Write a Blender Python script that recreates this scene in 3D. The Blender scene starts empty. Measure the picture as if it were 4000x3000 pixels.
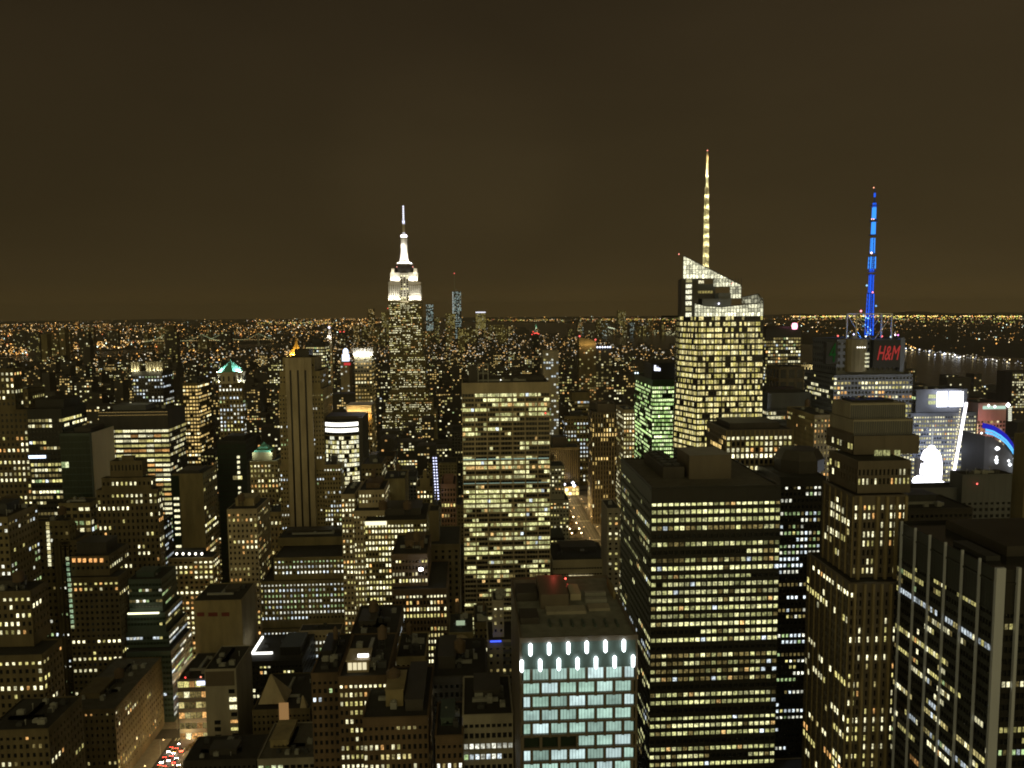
import bpy, math, random
from mathutils import Vector, Matrix
rnd = random.Random(11)
S = bpy.context.scene
C = S.collection
R = math.radians

# ------------------------------------------------------------------ camera
H = 259.0
FPX = 3111.0                       # focal length in pixels of the 4000 px wide photograph
YAW, PITCH, ROLL = R(2.9), R(5.3), R(0.45)
Fw = Vector((math.sin(YAW) * math.cos(PITCH), math.cos(YAW) * math.cos(PITCH), -math.sin(PITCH)))
Rt = Vector((math.cos(YAW), -math.sin(YAW), 0))
Up = Rt.cross(Fw)
Rr = Rt * math.cos(ROLL) - Up * math.sin(ROLL)
Ur = Up * math.cos(ROLL) + Rt * math.sin(ROLL)
cam_d = bpy.data.cameras.new('camera')
cam_d.sensor_width = 36
cam_d.lens = 28
cam_d.clip_start = 1
cam_d.clip_end = 90000
cam = bpy.data.objects.new('camera', cam_d)
C.objects.link(cam)
M3 = Matrix((Rr, Ur, -Fw)).transposed()
cam.matrix_world = Matrix.Translation((0, 0, H)) @ M3.to_4x4()
S.camera = cam

def ray(px, py):
    return Fw + Rr * ((px - 2000) / FPX) + Ur * ((1500 - py) / FPX)

# ------------------------------------------------------------------ night sky, glow of the city, exposure
world = bpy.data.worlds.new('World')
S.world = world
world.use_nodes = True
nt = world.node_tree
nt.nodes.clear()
N = nt.nodes.new
out = N('ShaderNodeOutputWorld'); bg = N('ShaderNodeBackground')
tc = N('ShaderNodeTexCoord'); sep = N('ShaderNodeSeparateXYZ')
nt.links.new(tc.outputs['Generated'], sep.inputs[0])
ramp = N('ShaderNodeValToRGB')
nt.links.new(sep.outputs['Z'], ramp.inputs[0])
el = ramp.color_ramp.elements
el[0].position = 0.0; el[0].color = (0.062, 0.0395, 0.0125, 1)
el[1].position = 0.60; el[1].color = (0.013, 0.0092, 0.0052, 1)
for pos, col in ((0.035, (0.044, 0.0300, 0.0112)), (0.07, (0.038, 0.0262, 0.0104)), (0.17, (0.033, 0.0232, 0.0098)), (0.30, (0.028, 0.0195, 0.0090)), (0.42, (0.021, 0.0148, 0.0074))):
    e = el.new(pos); e.color = (*col, 1)
mp = N('ShaderNodeMapping'); mp.inputs['Scale'].default_value = (1.2, 1.2, 4.0)
nt.links.new(tc.outputs['Generated'], mp.inputs[0])
no = N('ShaderNodeTexNoise'); no.inputs['Scale'].default_value = 2.3; no.inputs['Detail'].default_value = 5; no.inputs['Roughness'].default_value = 0.5
nt.links.new(mp.outputs[0], no.inputs['Vector'])
mr = N('ShaderNodeMapRange'); mr.inputs['From Min'].default_value = 0.3; mr.inputs['From Max'].default_value = 0.7
mr.inputs['To Min'].default_value = 0.87; mr.inputs['To Max'].default_value = 1.03
nt.links.new(no.outputs[0], mr.inputs[0])
mx = N('ShaderNodeMix'); mx.data_type = 'RGBA'; mx.blend_type = 'MULTIPLY'; mx.inputs[0].default_value = 1
nt.links.new(ramp.outputs[0], mx.inputs[6]); nt.links.new(mr.outputs[0], mx.inputs[7])
xr = N('ShaderNodeMapRange'); xr.inputs['From Min'].default_value = -0.5; xr.inputs['From Max'].default_value = 0.62
xr.inputs['To Min'].default_value = 0.92; xr.inputs['To Max'].default_value = 1.3
nt.links.new(sep.outputs['X'], xr.inputs[0])
mx2 = N('ShaderNodeMix'); mx2.data_type = 'RGBA'; mx2.blend_type = 'MULTIPLY'; mx2.inputs[0].default_value = 1
nt.links.new(mx.outputs[2], mx2.inputs[6]); nt.links.new(xr.outputs[0], mx2.inputs[7])
dp = N('ShaderNodeVectorMath'); dp.operation = 'DOT_PRODUCT'
nt.links.new(tc.outputs['Generated'], dp.inputs[0]); dp.inputs[1].default_value = ray(1740, 640).normalized()
dr = N('ShaderNodeMapRange'); dr.interpolation_type = 'SMOOTHSTEP'; dr.inputs['From Min'].default_value = 0.985; dr.inputs['From Max'].default_value = 1.0
dr.inputs['To Min'].default_value = 1.0; dr.inputs['To Max'].default_value = 1.18
nt.links.new(dp.outputs['Value'], dr.inputs[0])
mx3 = N('ShaderNodeMix'); mx3.data_type = 'RGBA'; mx3.blend_type = 'MULTIPLY'; mx3.inputs[0].default_value = 1
nt.links.new(mx2.outputs[2], mx3.inputs[6]); nt.links.new(dr.outputs[0], mx3.inputs[7])
nt.links.new(mx3.outputs[2], bg.inputs[0])
bg.inputs[1].default_value = 1.0
nt.links.new(bg.outputs[0], out.inputs[0])
# one very soft lamp: the light-polluted sky over the avenues behind the viewer
sun_d = bpy.data.lights.new('city_glow', 'SUN')
sun_d.energy = 0.8; sun_d.angle = R(120); sun_d.color = (1.0, 0.83, 0.36)
sun = bpy.data.objects.new('city_glow', sun_d); C.objects.link(sun)
sun.rotation_euler = Vector((0.16, 1.0, -0.10)).to_track_quat('-Z', 'Y').to_euler()
S.view_settings.view_transform = 'Standard'
S.view_settings.look = 'None'
S.view_settings.exposure = 0
S.view_settings.gamma = 1
S.cycles.max_bounces = 4
S.cycles.diffuse_bounces = 2
S.cycles.glossy_bounces = 2
S.cycles.sample_clamp_indirect = 3
S.cycles.sample_clamp_direct = 0
S.cycles.filter_width = 1.9
S.cycles.use_denoising = True
S.cycles.denoiser = "OPENIMAGEDENOISE"
S.cycles.denoising_input_passes = "RGB_ALBEDO_NORMAL"

# ------------------------------------------------------------------ projection helpers (photograph pixel <-> place)
def P(px, py, Y):
    d = ray(px, py); t = Y / d.y
    return Vector((d.x * t, Y, H + d.z * t))
def G(px, py, z=0.0):
    d = ray(px, py); t = (z - H) / d.z
    return Vector((d.x * t, d.y * t, z))
def pix(v):
    d = Vector(v) - Vector((0, 0, H)); w = d.dot(Fw)
    if w <= 0: return (-9999, -9999)
    return (2000 + FPX * d.dot(Rr) / w, 1500 - FPX * d.dot(Ur) / w)

# ------------------------------------------------------------------ materials
MATS = {}
def mat(name, rgb, rough=0.75, var=0.25, scale=0.12, metal=0.0, streak=True):
    if name in MATS: return MATS[name]
    m = bpy.data.materials.new(name); m.use_nodes = True
    t = m.node_tree; b = t.nodes['Principled BSDF']
    b.inputs['Roughness'].default_value = rough; b.inputs['Metallic'].default_value = metal
    if var > 0:
        ge = t.nodes.new('ShaderNodeNewGeometry'); mp = t.nodes.new('ShaderNodeMapping')
        mp.inputs['Scale'].default_value = (1, 1, 0.25) if streak else (1, 1, 1)
        t.links.new(ge.outputs['Position'], mp.inputs[0])
        n = t.nodes.new('ShaderNodeTexNoise'); n.inputs['Scale'].default_value = scale; n.inputs['Detail'].default_value = 6; n.inputs['Roughness'].default_value = 0.65
        t.links.new(mp.outputs[0], n.inputs['Vector'])
        r = t.nodes.new('ShaderNodeMapRange'); r.inputs['From Min'].default_value = 0.25; r.inputs['From Max'].default_value = 0.75
        r.inputs['To Min'].default_value = 1 - var; r.inputs['To Max'].default_value = 1 + var
        t.links.new(n.outputs[0], r.inputs[0])
        mi = t.nodes.new('ShaderNodeMix'); mi.data_type = 'RGBA'; mi.blend_type = 'MULTIPLY'; mi.inputs[0].default_value = 1
        mi.inputs[6].default_value = (*rgb, 1); t.links.new(r.outputs[0], mi.inputs[7])
        t.links.new(mi.outputs[2], b.inputs['Base Color'])
    else:
        b.inputs['Base Color'].default_value = (*rgb, 1)
    MATS[name] = m
    return m
def emit(name, rgb, s, sample=False):
    if name in MATS: return MATS[name]
    m = bpy.data.materials.new(name); m.use_nodes = True
    t = m.node_tree; t.nodes.clear()
    o = t.nodes.new('ShaderNodeOutputMaterial'); e = t.nodes.new('ShaderNodeEmission')
    e.inputs[0].default_value = (*rgb, 1); e.inputs[1].default_value = s
    t.links.new(e.outputs[0], o.inputs[0])
    m.cycles.emission_sampling = 'AUTO' if sample else 'NONE'
    MATS[name] = m
    return m
def winmat(name, many, struct=True, soft=False):
    m = bpy.data.materials.new(name); m.use_nodes = True
    t = m.node_tree; t.nodes.clear()
    o = t.nodes.new('ShaderNodeOutputMaterial'); e = t.nodes.new('ShaderNodeEmission')
    if many:
        a = t.nodes.new('ShaderNodeAttribute'); a.attribute_name = 'col'; src = a.outputs['Color']
    else:
        a = t.nodes.new('ShaderNodeObjectInfo'); src = a.outputs['Color']
    if struct:
        ge = t.nodes.new('ShaderNodeNewGeometry'); n = t.nodes.new('ShaderNodeTexNoise')
        n.inputs['Scale'].default_value = 1.15; n.inputs['Detail'].default_value = 3
        t.links.new(ge.outputs['Position'], n.inputs['Vector'])
        r = t.nodes.new('ShaderNodeMapRange'); r.inputs['From Min'].default_value = 0.36; r.inputs['From Max'].default_value = 0.6
        r.inputs['To Min'].default_value = 0.35; r.inputs['To Max'].default_value = 1.3
        if soft: n.inputs['Scale'].default_value = .35; r.inputs['To Min'].default_value = .8; r.inputs['To Max'].default_value = 1.15
        t.links.new(n.outputs[0], r.inputs[0])
        mi = t.nodes.new('ShaderNodeMix'); mi.data_type = 'RGBA'; mi.blend_type = 'MULTIPLY'; mi.inputs[0].default_value = 1
        t.links.new(src, mi.inputs[6]); t.links.new(r.outputs[0], mi.inputs[7]); src = mi.outputs[2]
    t.links.new(src, e.inputs[0]); e.inputs[1].default_value = 1.0
    t.links.new(e.outputs[0], o.inputs[0])
    m.cycles.emission_sampling = 'NONE'
    return m
WIN1 = winmat('lit_room_behind_glass', False)
WINM = winmat('lit_rooms_behind_glass', True)
WINC = winmat('lit_curtain_behind_glass', False, soft=True)
LAMPS = winmat('small_lamps', True, False)
LAMP1 = winmat('small_lamp', False, False)
OCTA = {}
glass = mat('dark_window_glass', (0.012, 0.014, 0.015), 0.18, 0)
glassg = mat('green_black_glass', (0.012, 0.026, 0.016), 0.3, 0.3)
roofm = mat('tar_roof', (0.028, 0.027, 0.025), 0.9, 0.35, 0.25, streak=False)
roofp = mat('grey_gravel_roof', (0.10, 0.095, 0.08), 0.9, 0.35, 0.25, streak=False)
steel = mat('dull_steel', (0.3, 0.31, 0.3), 0.5, 0.2, 0.4)
white = mat('white_painted_steel', (0.75, 0.75, 0.72), 0.5, 0.1, 0.4)
wood = mat('weathered_tank_wood', (0.12, 0.085, 0.055), 0.9, 0.3, 0.6)
lead = mat('dark_louvre_metal', (0.05, 0.052, 0.055), 0.6, 0.3, 0.4)
WALL = dict(
    lime=mat('pale_limestone', (0.40, 0.34, 0.24), 0.85, 0.34),
    tan=mat('tan_brick', (0.28, 0.232, 0.13), 0.85, 0.4),
    brown=mat('brown_brick', (0.14, 0.115, 0.065), 0.85, 0.45),
    red=mat('red_brown_brick', (0.125, 0.088, 0.055), 0.85, 0.45),
    dark=mat('black_aluminium', (0.014, 0.014, 0.013), 0.45, 0.3),
    char=mat('charcoal_stone', (0.055, 0.05, 0.045), 0.6, 0.3),
    grey=mat('grey_concrete', (0.34, 0.32, 0.27), 0.85, 0.3),
    white=mat('white_travertine', (0.52, 0.47, 0.36), 0.7, 0.15),
    olive=mat('olive_stone', (0.20, 0.17, 0.09), 0.85, 0.45),
    green=mat('green_glass_spandrel', (0.03, 0.075, 0.03), 0.35, 0.25),
    teal=mat('teal_grey_metal', (0.06, 0.09, 0.08), 0.5, 0.25),
    granite=mat('red_granite', (0.135, 0.115, 0.09), 0.55, 0.25),
    pink=mat('pink_terracotta', (0.30, 0.17, 0.12), 0.8, 0.25),
    slate=mat('blue_grey_panel', (0.12, 0.13, 0.15), 0.5, 0.2),
    copper=mat('green_copper', (0.12, 0.35, 0.27), 0.7, 0.3),
    gold=mat('gilded_tile', (0.75, 0.42, 0.08), 0.4, 0.2),
)
CW, CY, CD, CO, CB, CG, CM = (1.35, 1.26, .76), (.76, .68, .24), (.2, .155, .055), (.95, .5, .16), (.95, 1.08, 1.15), (.42, .58, .26), (.5, .42, .17)
PAL = dict(
    office=((5, CW), (5, CY), (3, CD), (1, CO), (1, CB), (1, CG), (4, CM)),
    pale=((6, (1.05, 1.02, .5)), (5, (.72, .72, .3)), (1, (.95, .6, .22)), (.6, CB), (2, CD), (2, (.42, .42, .17))),
    cream=((8, CW), (4, CY), (2, CM), (1, CO)),
    yellow=((3, CW), (6, CY), (4, CM), (3, CD), (1, CO)),
    amber=((3, CW), (3, CY), (4, CO), (4, CD), (3, CM)),
    cool=((4, CB), (4, (1.1, 1.1, .9)), (2, CG), (1, CY), (2, CD)),
    green=((4, (.78, 1.0, .45)), (4, (.5, .76, .26)), (2, (1.05, 1.15, .65)), (2, (.22, .36, .1))),
    gold=((4, (.9, .62, .22)), (4, (.55, .38, .12)), (1, CW)),
    dim=((1, CW), (3, CD), (2, CM), (1, CO)),
)
def pick(pal):
    L = PAL[pal]; s = rnd.random() * sum(w for w, _ in L)
    for w, c in L:
        s -= w
        if s <= 0: return c
    return L[-1][1]

# ------------------------------------------------------------------ mesh helpers
class MB:
    def __init__(self): self.v = []; self.f = []; self.c = []; self.oc = []
    def box(self, x0, x1, y0, y1, z0, z1):
        n = len(self.v)
        self.v += [(x0, y0, z0), (x1, y0, z0), (x1, y1, z0), (x0, y1, z0), (x0, y0, z1), (x1, y0, z1), (x1, y1, z1), (x0, y1, z1)]
        self.f += [(n + 3, n + 2, n + 1, n), (n + 4, n + 5, n + 6, n + 7), (n, n + 1, n + 5, n + 4), (n + 1, n + 2, n + 6, n + 5), (n + 2, n + 3, n + 7, n + 6), (n + 3, n, n + 4, n + 7)]
        return self
    def quad(self, a, b, c, d, col=None):
        n = len(self.v); self.v += [tuple(a), tuple(b), tuple(c), tuple(d)]; self.f.append((n, n + 1, n + 2, n + 3))
        if col: self.c.append(col)
        return self
    def poly(self, pts):
        n = len(self.v); self.v += [tuple(p) for p in pts]; self.f.append(tuple(range(n, n + len(pts))))
        return self
    def prism(self, base, top):
        k = len(base); n = len(self.v)
        self.v += [tuple(p) for p in base] + [tuple(p) for p in top]
        for i in range(k):
            j = (i + 1) % k; self.f.append((n + i, n + j, n + k + j, n + k + i))
        self.f.append(tuple(range(n + k - 1, n - 1, -1))); self.f.append(tuple(range(n + k, n + 2 * k)))
        return self
    def lathe(self, cx, cy, prof, seg=16, rot=0.0):
        rings = []
        for r, z in prof:
            n = len(self.v); rings.append(n)
            for i in range(seg):
                a = 2 * math.pi * i / seg + rot
                self.v.append((cx + r * math.cos(a), cy + r * math.sin(a), z))
        for a, b in zip(rings, rings[1:]):
            for i in range(seg):
                j = (i + 1) % seg; self.f.append((a + i, a + j, b + j, b + i))
        self.f.append(tuple(rings[0] + i for i in range(seg - 1, -1, -1))); self.f.append(tuple(rings[-1] + i for i in range(seg)))
        return self
    def bar(self, a, b, r=0.2):
        a = Vector(a); b = Vector(b); d = (b - a).normalized()
        s = d.cross(Vector((0, 0, 1)));
        if s.length < 1e-3: s = Vector((1, 0, 0))
        s.normalize(); t = d.cross(s)
        q = [s * r + t * r, -s * r + t * r, -s * r - t * r, s * r - t * r]
        return self.prism([a + k for k in q], [b + k for k in q])
    def octa(self, p, r, col):
        x, y, z = p; n = len(self.v); self.oc.append(((x, y, z), r, col))
        self.v += [(x - r, y, z), (x, y - r, z), (x + r, y, z), (x, y + r, z), (x, y, z - r), (x, y, z + r)]
        for i in range(4):
            j = (i + 1) % 4
            self.f += [(n + i, n + j, n + 5), (n + j, n + i, n + 4)]
            self.c += [col, col]
    def build(self, name, m, parent=None, loc=None, smooth=False):
        if m is LAMPS and parent is not None and self.oc and len(self.oc) <= 60 and len(self.oc) * 8 == len(self.f):
            if 'm' not in OCTA:
                k = MB(); k.octa((0, 0, 0), 1, (1, 1, 1)); k.c = []
                OCTA['m'] = bpy.data.meshes.new('lamp_bulb'); OCTA['m'].from_pydata(k.v, [], k.f); OCTA['m'].materials.append(LAMP1)
            b = parent['_o']
            for q, r, col in self.oc:
                o = bpy.data.objects.new(name, OCTA['m']); C.objects.link(o); o.parent = parent
                o.location = (q[0] - b[0], q[1] - b[1], q[2] - b[2]); o.scale = (r, r, r); o.color = (*col[:3], 1)
            return o
        me = bpy.data.meshes.new(name)
        base = parent.get('_o') if parent is not None else None
        ox, oy, oz = (tuple(base) if base is not None else (loc or (0, 0, 0)))
        me.from_pydata([(x - ox, y - oy, z - oz) for x, y, z in self.v], [], self.f)
        if self.c:
            at = me.attributes.new('col', 'FLOAT_COLOR', 'FACE')
            at.data.foreach_set('color', [k for c in self.c for k in (c[0], c[1], c[2], 1.0)])
        if m is not None: me.materials.append(m)
        if smooth: me.shade_smooth()
        o = bpy.data.objects.new(name, me); C.objects.link(o)
        if parent is not None: o.parent = parent
        else: o.location = (ox, oy, oz)
        return o
def thing(name, label, cat, loc, group=None):
    o = bpy.data.objects.new(name, None); o.empty_display_size = 1
    C.objects.link(o); o.location = loc; o['_o'] = [float(k) for k in loc]
    o['label'] = label; o['category'] = cat
    if group: o['group'] = group
    return o
def tag(o, label=None, cat=None, group=None, kind=None):
    if label: o['label'] = label
    if cat: o['category'] = cat
    if group: o['group'] = group
    if kind: o['kind'] = kind
    return o
def lamp(loc, w, rgb, parent=None, r=0.4, spot=None, name='floodlight_beam'):
    d = bpy.data.lights.new(name, 'SPOT' if spot else 'POINT')
    d.energy = w; d.color = rgb; d.shadow_soft_size = r
    o = bpy.data.objects.new(name, d); C.objects.link(o)
    b = parent.get('_o') if parent is not None else (0, 0, 0)
    o.location = (loc[0] - b[0], loc[1] - b[1], loc[2] - b[2])
    if parent is not None: o.parent = parent
    if spot:
        d.spot_size = R(spot[1]); d.spot_blend = 0.6
        o.rotation_euler = (Vector(spot[0]) - Vector(loc)).to_track_quat('-Z', 'Y').to_euler()
    return o
# ------------------------------------------------------------------ facades
# style: wall, bay, floor height, pier share, spandrel share, recess, blank top band, lit = (share of busy floors, lit on a busy floor, lit elsewhere), palette
GAIN = 1.25
def st(wall, bay=3.0, fh=3.6, pf=.35, sf=.45, rec=.4, top=3.0, lit=(.3, .7, .12), pal='office', hor=False, run=.35, gain=1.0, gl=None):
    if not hor and wall in ('brown', 'red', 'tan', 'olive', 'lime', 'grey', 'granite') and bay < 5 and fh < 8:
        pf = min(.62, pf + .06); sf = min(.6, sf + .05); run = max(run, .45)
    return dict(wall=wall, bay=bay, fh=fh, pf=pf, sf=sf, rec=rec, top=top, lit=lit, pal=pal, hor=hor, run=run, gain=gain, gl=gl or glass)
LAST = [None]
BOXES = []                          # footprints already built on: (x0, x1, y0, y1)
LAND = []                           # landmarks for the labels of the smaller blocks: (px0, px1, Y, phrase)

def facade(W, x0, x1, y0, y1, z0, z1, s, face, wins, zmin, litmul=1.0):
    rec = s['rec']
    a0, a1 = (x0, x1) if face == 'F' else (y0 + rec, y1)
    if a1 - a0 < 1.0: return
    def put(u0, u1, v0, v1, o):
        if face == 'F': W.box(u0, u1, y0 + rec - o, y0 + rec, v0, v1)
        elif face == 'L': W.box(x0 + rec - o, x0 + rec, u0, u1, v0, v1)
        else: W.box(x1 - rec, x1 - rec + o, u0, u1, v0, v1)
    n = max(1, round((a1 - a0) / s['bay'])); bw = (a1 - a0) / n
    top = min(s['top'], (z1 - z0) * .5)
    nf = int((z1 - top - max(z0, zmin)) / s['fh'])
    pw = bw * s['pf']; fh = s['fh']; wh = fh * (1 - s['sf'])
    zb = z1 - top - nf * fh
    op, os_ = (rec - .07, rec) if s['hor'] else (rec, rec - .07)
    for i in range(n + 1):
        u = a0 + i * bw
        put(max(a0, u - pw / 2), min(a1, u + pw / 2), z0, z1, op)
    put(a0, a1, z1 - top, z1 - .01, os_)
    if zb > z0 + .1: put(a0, a1, z0, zb, os_)
    if not s['hor'] and s['rec'] >= .35 and s['bay'] < 5 and z1 - z0 > 14:
        put(a0, a1, z1 - .9, z1 - .25, rec + .28); put(a0, a1, z1 - top - .5, z1 - top + .05, rec + .12)
        for q in range(9, nf, 9): put(a0, a1, z1 - top - q * fh - .25, z1 - top - q * fh + .3, rec + .1)
    for j in range(nf):
        zt = z1 - top - j * fh
        put(a0, a1, zt - fh, zt - wh, os_)
        busy = rnd.random() < s['lit'][0] * 1.15
        p = min(.97, (s['lit'][1] if busy else s['lit'][2] * 1.5) * litmul)
        base = pick(s['pal']); on = rnd.random() < p
        fg = rnd.uniform(.6, 1.25)
        for i in range(n):
            if rnd.random() < s['run']: on = rnd.random() < p
            if on:
                c = base if rnd.random() < .55 else pick(s['pal'])
                g = GAIN * s['gain'] * fg * rnd.choice((.4, .7, .9, 1, 1, 1.2))
                wins.append((face, a0 + (i + .5) * bw, zt - wh / 2, bw - pw, wh, (c[0] * g, c[1] * g, c[2] * g), (x0, x1, y0, rec if face == 'F' else .1)))

QUADS = {}
def win_mesh(face, w, h):
    k = (face, round(w, 2), round(h, 2))
    if k not in QUADS:
        me = bpy.data.meshes.new('window')
        a, b = w / 2, h / 2
        v = [(-a, 0, -b), (a, 0, -b), (a, 0, b), (-a, 0, b)] if face == 'F' else [(0, a, -b), (0, -a, -b), (0, -a, b), (0, a, b)] if face == 'L' else [(0, -a, -b), (0, a, -b), (0, a, b), (0, -a, b)]
        me.from_pydata(v, [], [(0, 1, 2, 3)]); me.materials.append(WIN1); QUADS[k] = me
    return QUADS[k]
def put_windows(root, wins, single=True):
    o0 = root['_o']; many = MB(); cand = []
    for w in wins:
        face, u, z, ww, hh, col, (x0, x1, y0, rec) = w
        if face == 'F': p = (u, y0 + rec - .04, z)
        elif face == 'L': p = (x0 + rec - .04, u, z)
        else: p = (x1 - rec + .04, u, z)
        q = pix(p)
        inside = -450 < q[0] < 4450 and q[1] < 3250
        cand.append((0 if inside else 1, -z if single else 0, p, w))
    cand.sort(key=lambda k: (k[0], k[1]))
    for n, (ins, _, p, w) in enumerate(cand):
        face, u, z, ww, hh, col = w[:6]
        if ins: continue
        if single and n < 99:
            o = bpy.data.objects.new('window', win_mesh(face, ww, hh)); C.objects.link(o)
            o.parent = root; o.location = (p[0] - o0[0], p[1] - o0[1], p[2] - o0[2]); o.color = (*col, 1)
        else:
            a, b = ww / 2, hh / 2; x, y, zz = p
            if face == 'F': many.quad((x - a, y, zz - b), (x + a, y, zz - b), (x + a, y, zz + b), (x - a, y, zz + b), col)
            elif face == 'L': many.quad((x, y + a, zz - b), (x, y - a, zz - b), (x, y - a, zz + b), (x, y + a, zz + b), col)
            else: many.quad((x, y - a, zz - b), (x, y + a, zz - b), (x, y + a, zz + b), (x, y - a, zz + b), col)
    if many.f: many.build('window', WINM, root)['kind'] = 'stuff'

def clutter(root, x0, x1, y0, y1, z, kinds):
    w, d = x1 - x0, y1 - y0
    for k in kinds:
        kw = k.split(':')
        if kw[0] == 'penthouse':
            f = [float(q) for q in kw[1].split(',')] if len(kw) > 1 else (.25, .7, .35, .8, 5)
            a, b, c, e = x0 + w * f[0], x0 + w * f[1], y0 + d * f[2], y0 + d * f[3]
            m = MB().box(a, b, c, e, z, z + f[4]).box(a - .3, b + .3, c - .3, e + .3, z + f[4], z + f[4] + .35)
            for i in range(int((b - a) / 2.2)): m.box(a + .5 + i * 2.2, a + 1.9 + i * 2.2, c - .12, c, z + .8, z + f[4] - .8)
            m.build('penthouse', WALL[kw[2]] if len(kw) > 2 else lead, root)
        elif kw[0] == 'unit':
            n = int(kw[1]) if len(kw) > 1 else 3
            for i in range(n):
                a = x0 + w * rnd.uniform(.1, .8); c = y0 + d * rnd.uniform(.08, .8); s = rnd.uniform(1.6, 3.6); t = rnd.uniform(1.5, 3); h = rnd.uniform(1.2, 2.6)
                m = MB().box(a, a + s, c, c + t, z, z + h)
                m.lathe(a + s / 2, c + t / 2, ((.6, z + h), (.6, z + h + .4)), 10)
                m.build('air_handler', steel if rnd.random() < .6 else lead, root)
        elif kw[0] == 'tank':
            n = int(kw[1]) if len(kw) > 1 else 1
            for i in range(n):
                a = x0 + w * rnd.uniform(.2, .8); c = y0 + d * rnd.uniform(.25, .75); r = min(2.6, w * .12)
                m = MB().lathe(a, c, ((r, z + 4), (r, z + 8)), 14).lathe(a, c, ((r * 1.1, z + 8), (.1, z + 9.8)), 14)
                t = m.build('water_tank', wood, root)
                l = MB()
                for q in ((-1, -1), (1, -1), (1, 1), (-1, 1)): l.bar((a + q[0] * r * .65, c + q[1] * r * .65, z), (a + q[0] * r * .6, c + q[1] * r * .6, z + 4.1), .16)
                for q, k2 in (((-1, -1), (1, -1)), ((1, -1), (1, 1)), ((1, 1), (-1, 1)), ((-1, 1), (-1, -1))): l.bar((a + q[0] * r * .63, c + q[1] * r * .63, z + 2), (a + k2[0] * r * .63, c + k2[1] * r * .63, z + 2), .12)
                l.build('tank_stand', lead, root)
        elif kw[0] == 'duct':
            m = MB(); a, c = x0 + w * .15, y0 + d * .3
            m.box(a, a + w * .6, c, c + 1.4, z + .3, z + 1.5).box(a + w * .3, a + w * .3 + 1.4, c + 1.4, y1 - d * .15, z + .3, z + 1.45)
            m.build('duct', steel, root)
        elif kw[0] == 'pipe':
            for i in range(int(kw[1])):
                a = x0 + w * rnd.uniform(.1, .9); c = y0 + d * rnd.uniform(.1, .9); h = rnd.uniform(1.2, 3.2)
                MB().lathe(a, c, ((.22, z), (.22, z + h), (.42, z + h), (.3, z + h + .4)), 8).build('vent_pipe', steel, root)
        elif kw[0] == 'beacon':
            f = [float(q) for q in kw[1].split(',')] if len(kw) > 1 else (.5, .5)
            a, c = x0 + w * f[0], y0 + d * f[1]
            MB().bar((a, c, z), (a, c, z + 3), .12).build('beacon_pole', lead, root)
            m = MB(); m.octa((a, c, z + 3.4), .7, (6, .35, .25)); m.build('beacon', LAMPS, root)
        elif kw[0] == 'mast':
            h = float(kw[1]); a, c = x0 + w * .5, y0 + d * .5
            MB().lathe(a, c, ((.5, z), (.12, z + h)), 8).build('antenna', steel, root)

def B(name, label, Y, tiers, s, depth=25, back=None, roof=('penthouse', 'unit:3'), roofmat=None, single=None, short=None, cat='building', sides=None, group=None, root=None, side_style=None, litside=.62):
    """tiers bottom to top, each (px left, px right, py top, options); front faces are parallel to the cross streets."""
    boxes = []; zprev = 0.0
    for t in tiers:
        l, r, py = t[:3]; o = t[3] if len(t) > 3 else {}
        y = Y + o.get('dy', 0)
        a, b = P(l, py, y), P(r, py, y)
        x0, x1, z = a.x, b.x, (a.z + b.z) / 2
        bk = o.get('back', back); d = o.get('depth', depth)
        if bk is not None:
            xs = x1 if (x0 + x1) < 0 else x0
            k = ray(bk, py); d = abs(xs / (k.x / k.y)) - y
            d = min(max(d, 8), 130)
        z0 = o.get('z0', zprev)
        boxes.append((x0, x1, y, y + d, z0, z, o)); zprev = z
    x0 = min(b[0] for b in boxes); x1 = max(b[1] for b in boxes); y0 = min(b[2] for b in boxes); y1 = max(b[3] for b in boxes)
    BOXES.append((x0, x1, y0, y1))
    root = root or thing(name, label, cat, ((x0 + x1) / 2, y0, 0), group)
    if short: LAND.append((tiers[0][0], tiers[0][1], Y, short))
    W, K, T = MB(), MB(), MB(); wins = []
    for (bx0, bx1, by0, by1, bz0, bz1, o) in boxes:
        ss = o.get('st', s); rec = ss['rec']
        zmin = P((tiers[0][0] + tiers[0][1]) / 2, 3300, by0).z
        K.box(bx0 + rec, bx1 - rec, by0 + rec, by1 - .3, max(bz0, 0), bz1 - .9)
        W.box(bx0, bx1, by1 - .3, by1, bz0, bz1)
        vis = 'R' if (bx0 + bx1) < 0 else 'L'
        blank = o.get('blank', '')
        for f in 'FLR':
            if f in blank:
                if f == 'F': W.box(bx0, bx1, by0, by0 + rec, bz0, bz1)
                elif f == 'L': W.box(bx0, bx0 + rec, by0 + rec, by1 - .3, bz0, bz1)
                else: W.box(bx1 - rec, bx1, by0 + rec, by1 - .3, bz0, bz1)
                continue
            fs = (side_style or ss) if f != 'F' else ss
            facade(W, bx0, bx1, by0, by1 - .3, bz0, bz1, fs if fs['rec'] == rec else dict(fs, rec=rec), f, wins, zmin, 1.0 if f == 'F' else (litside if f == vis else .0))
        MB().box(bx0 + rec, bx1 - rec, by0 + rec, by1 - .3, bz1 - .9, bz1 - .55).build('roof', roofmat or roofm, root)
    W.build('wall', WALL[s['wall']], root); K.build('glazing', s['gl'], root)
    put_windows(root, wins, (Y < 640) if single is None else single)
    tb = boxes[-1]
    clutter(root, tb[0] + 1, tb[1] - 1, tb[2] + 1, tb[3] - 1, tb[5] - .55, tuple(roof) + (('unit:4', 'duct', 'pipe:3') if Y < 450 and roof else ()))
    root['_top'] = [float(k) for k in tb[:6]]
    LAST[0] = root
    return root
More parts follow.
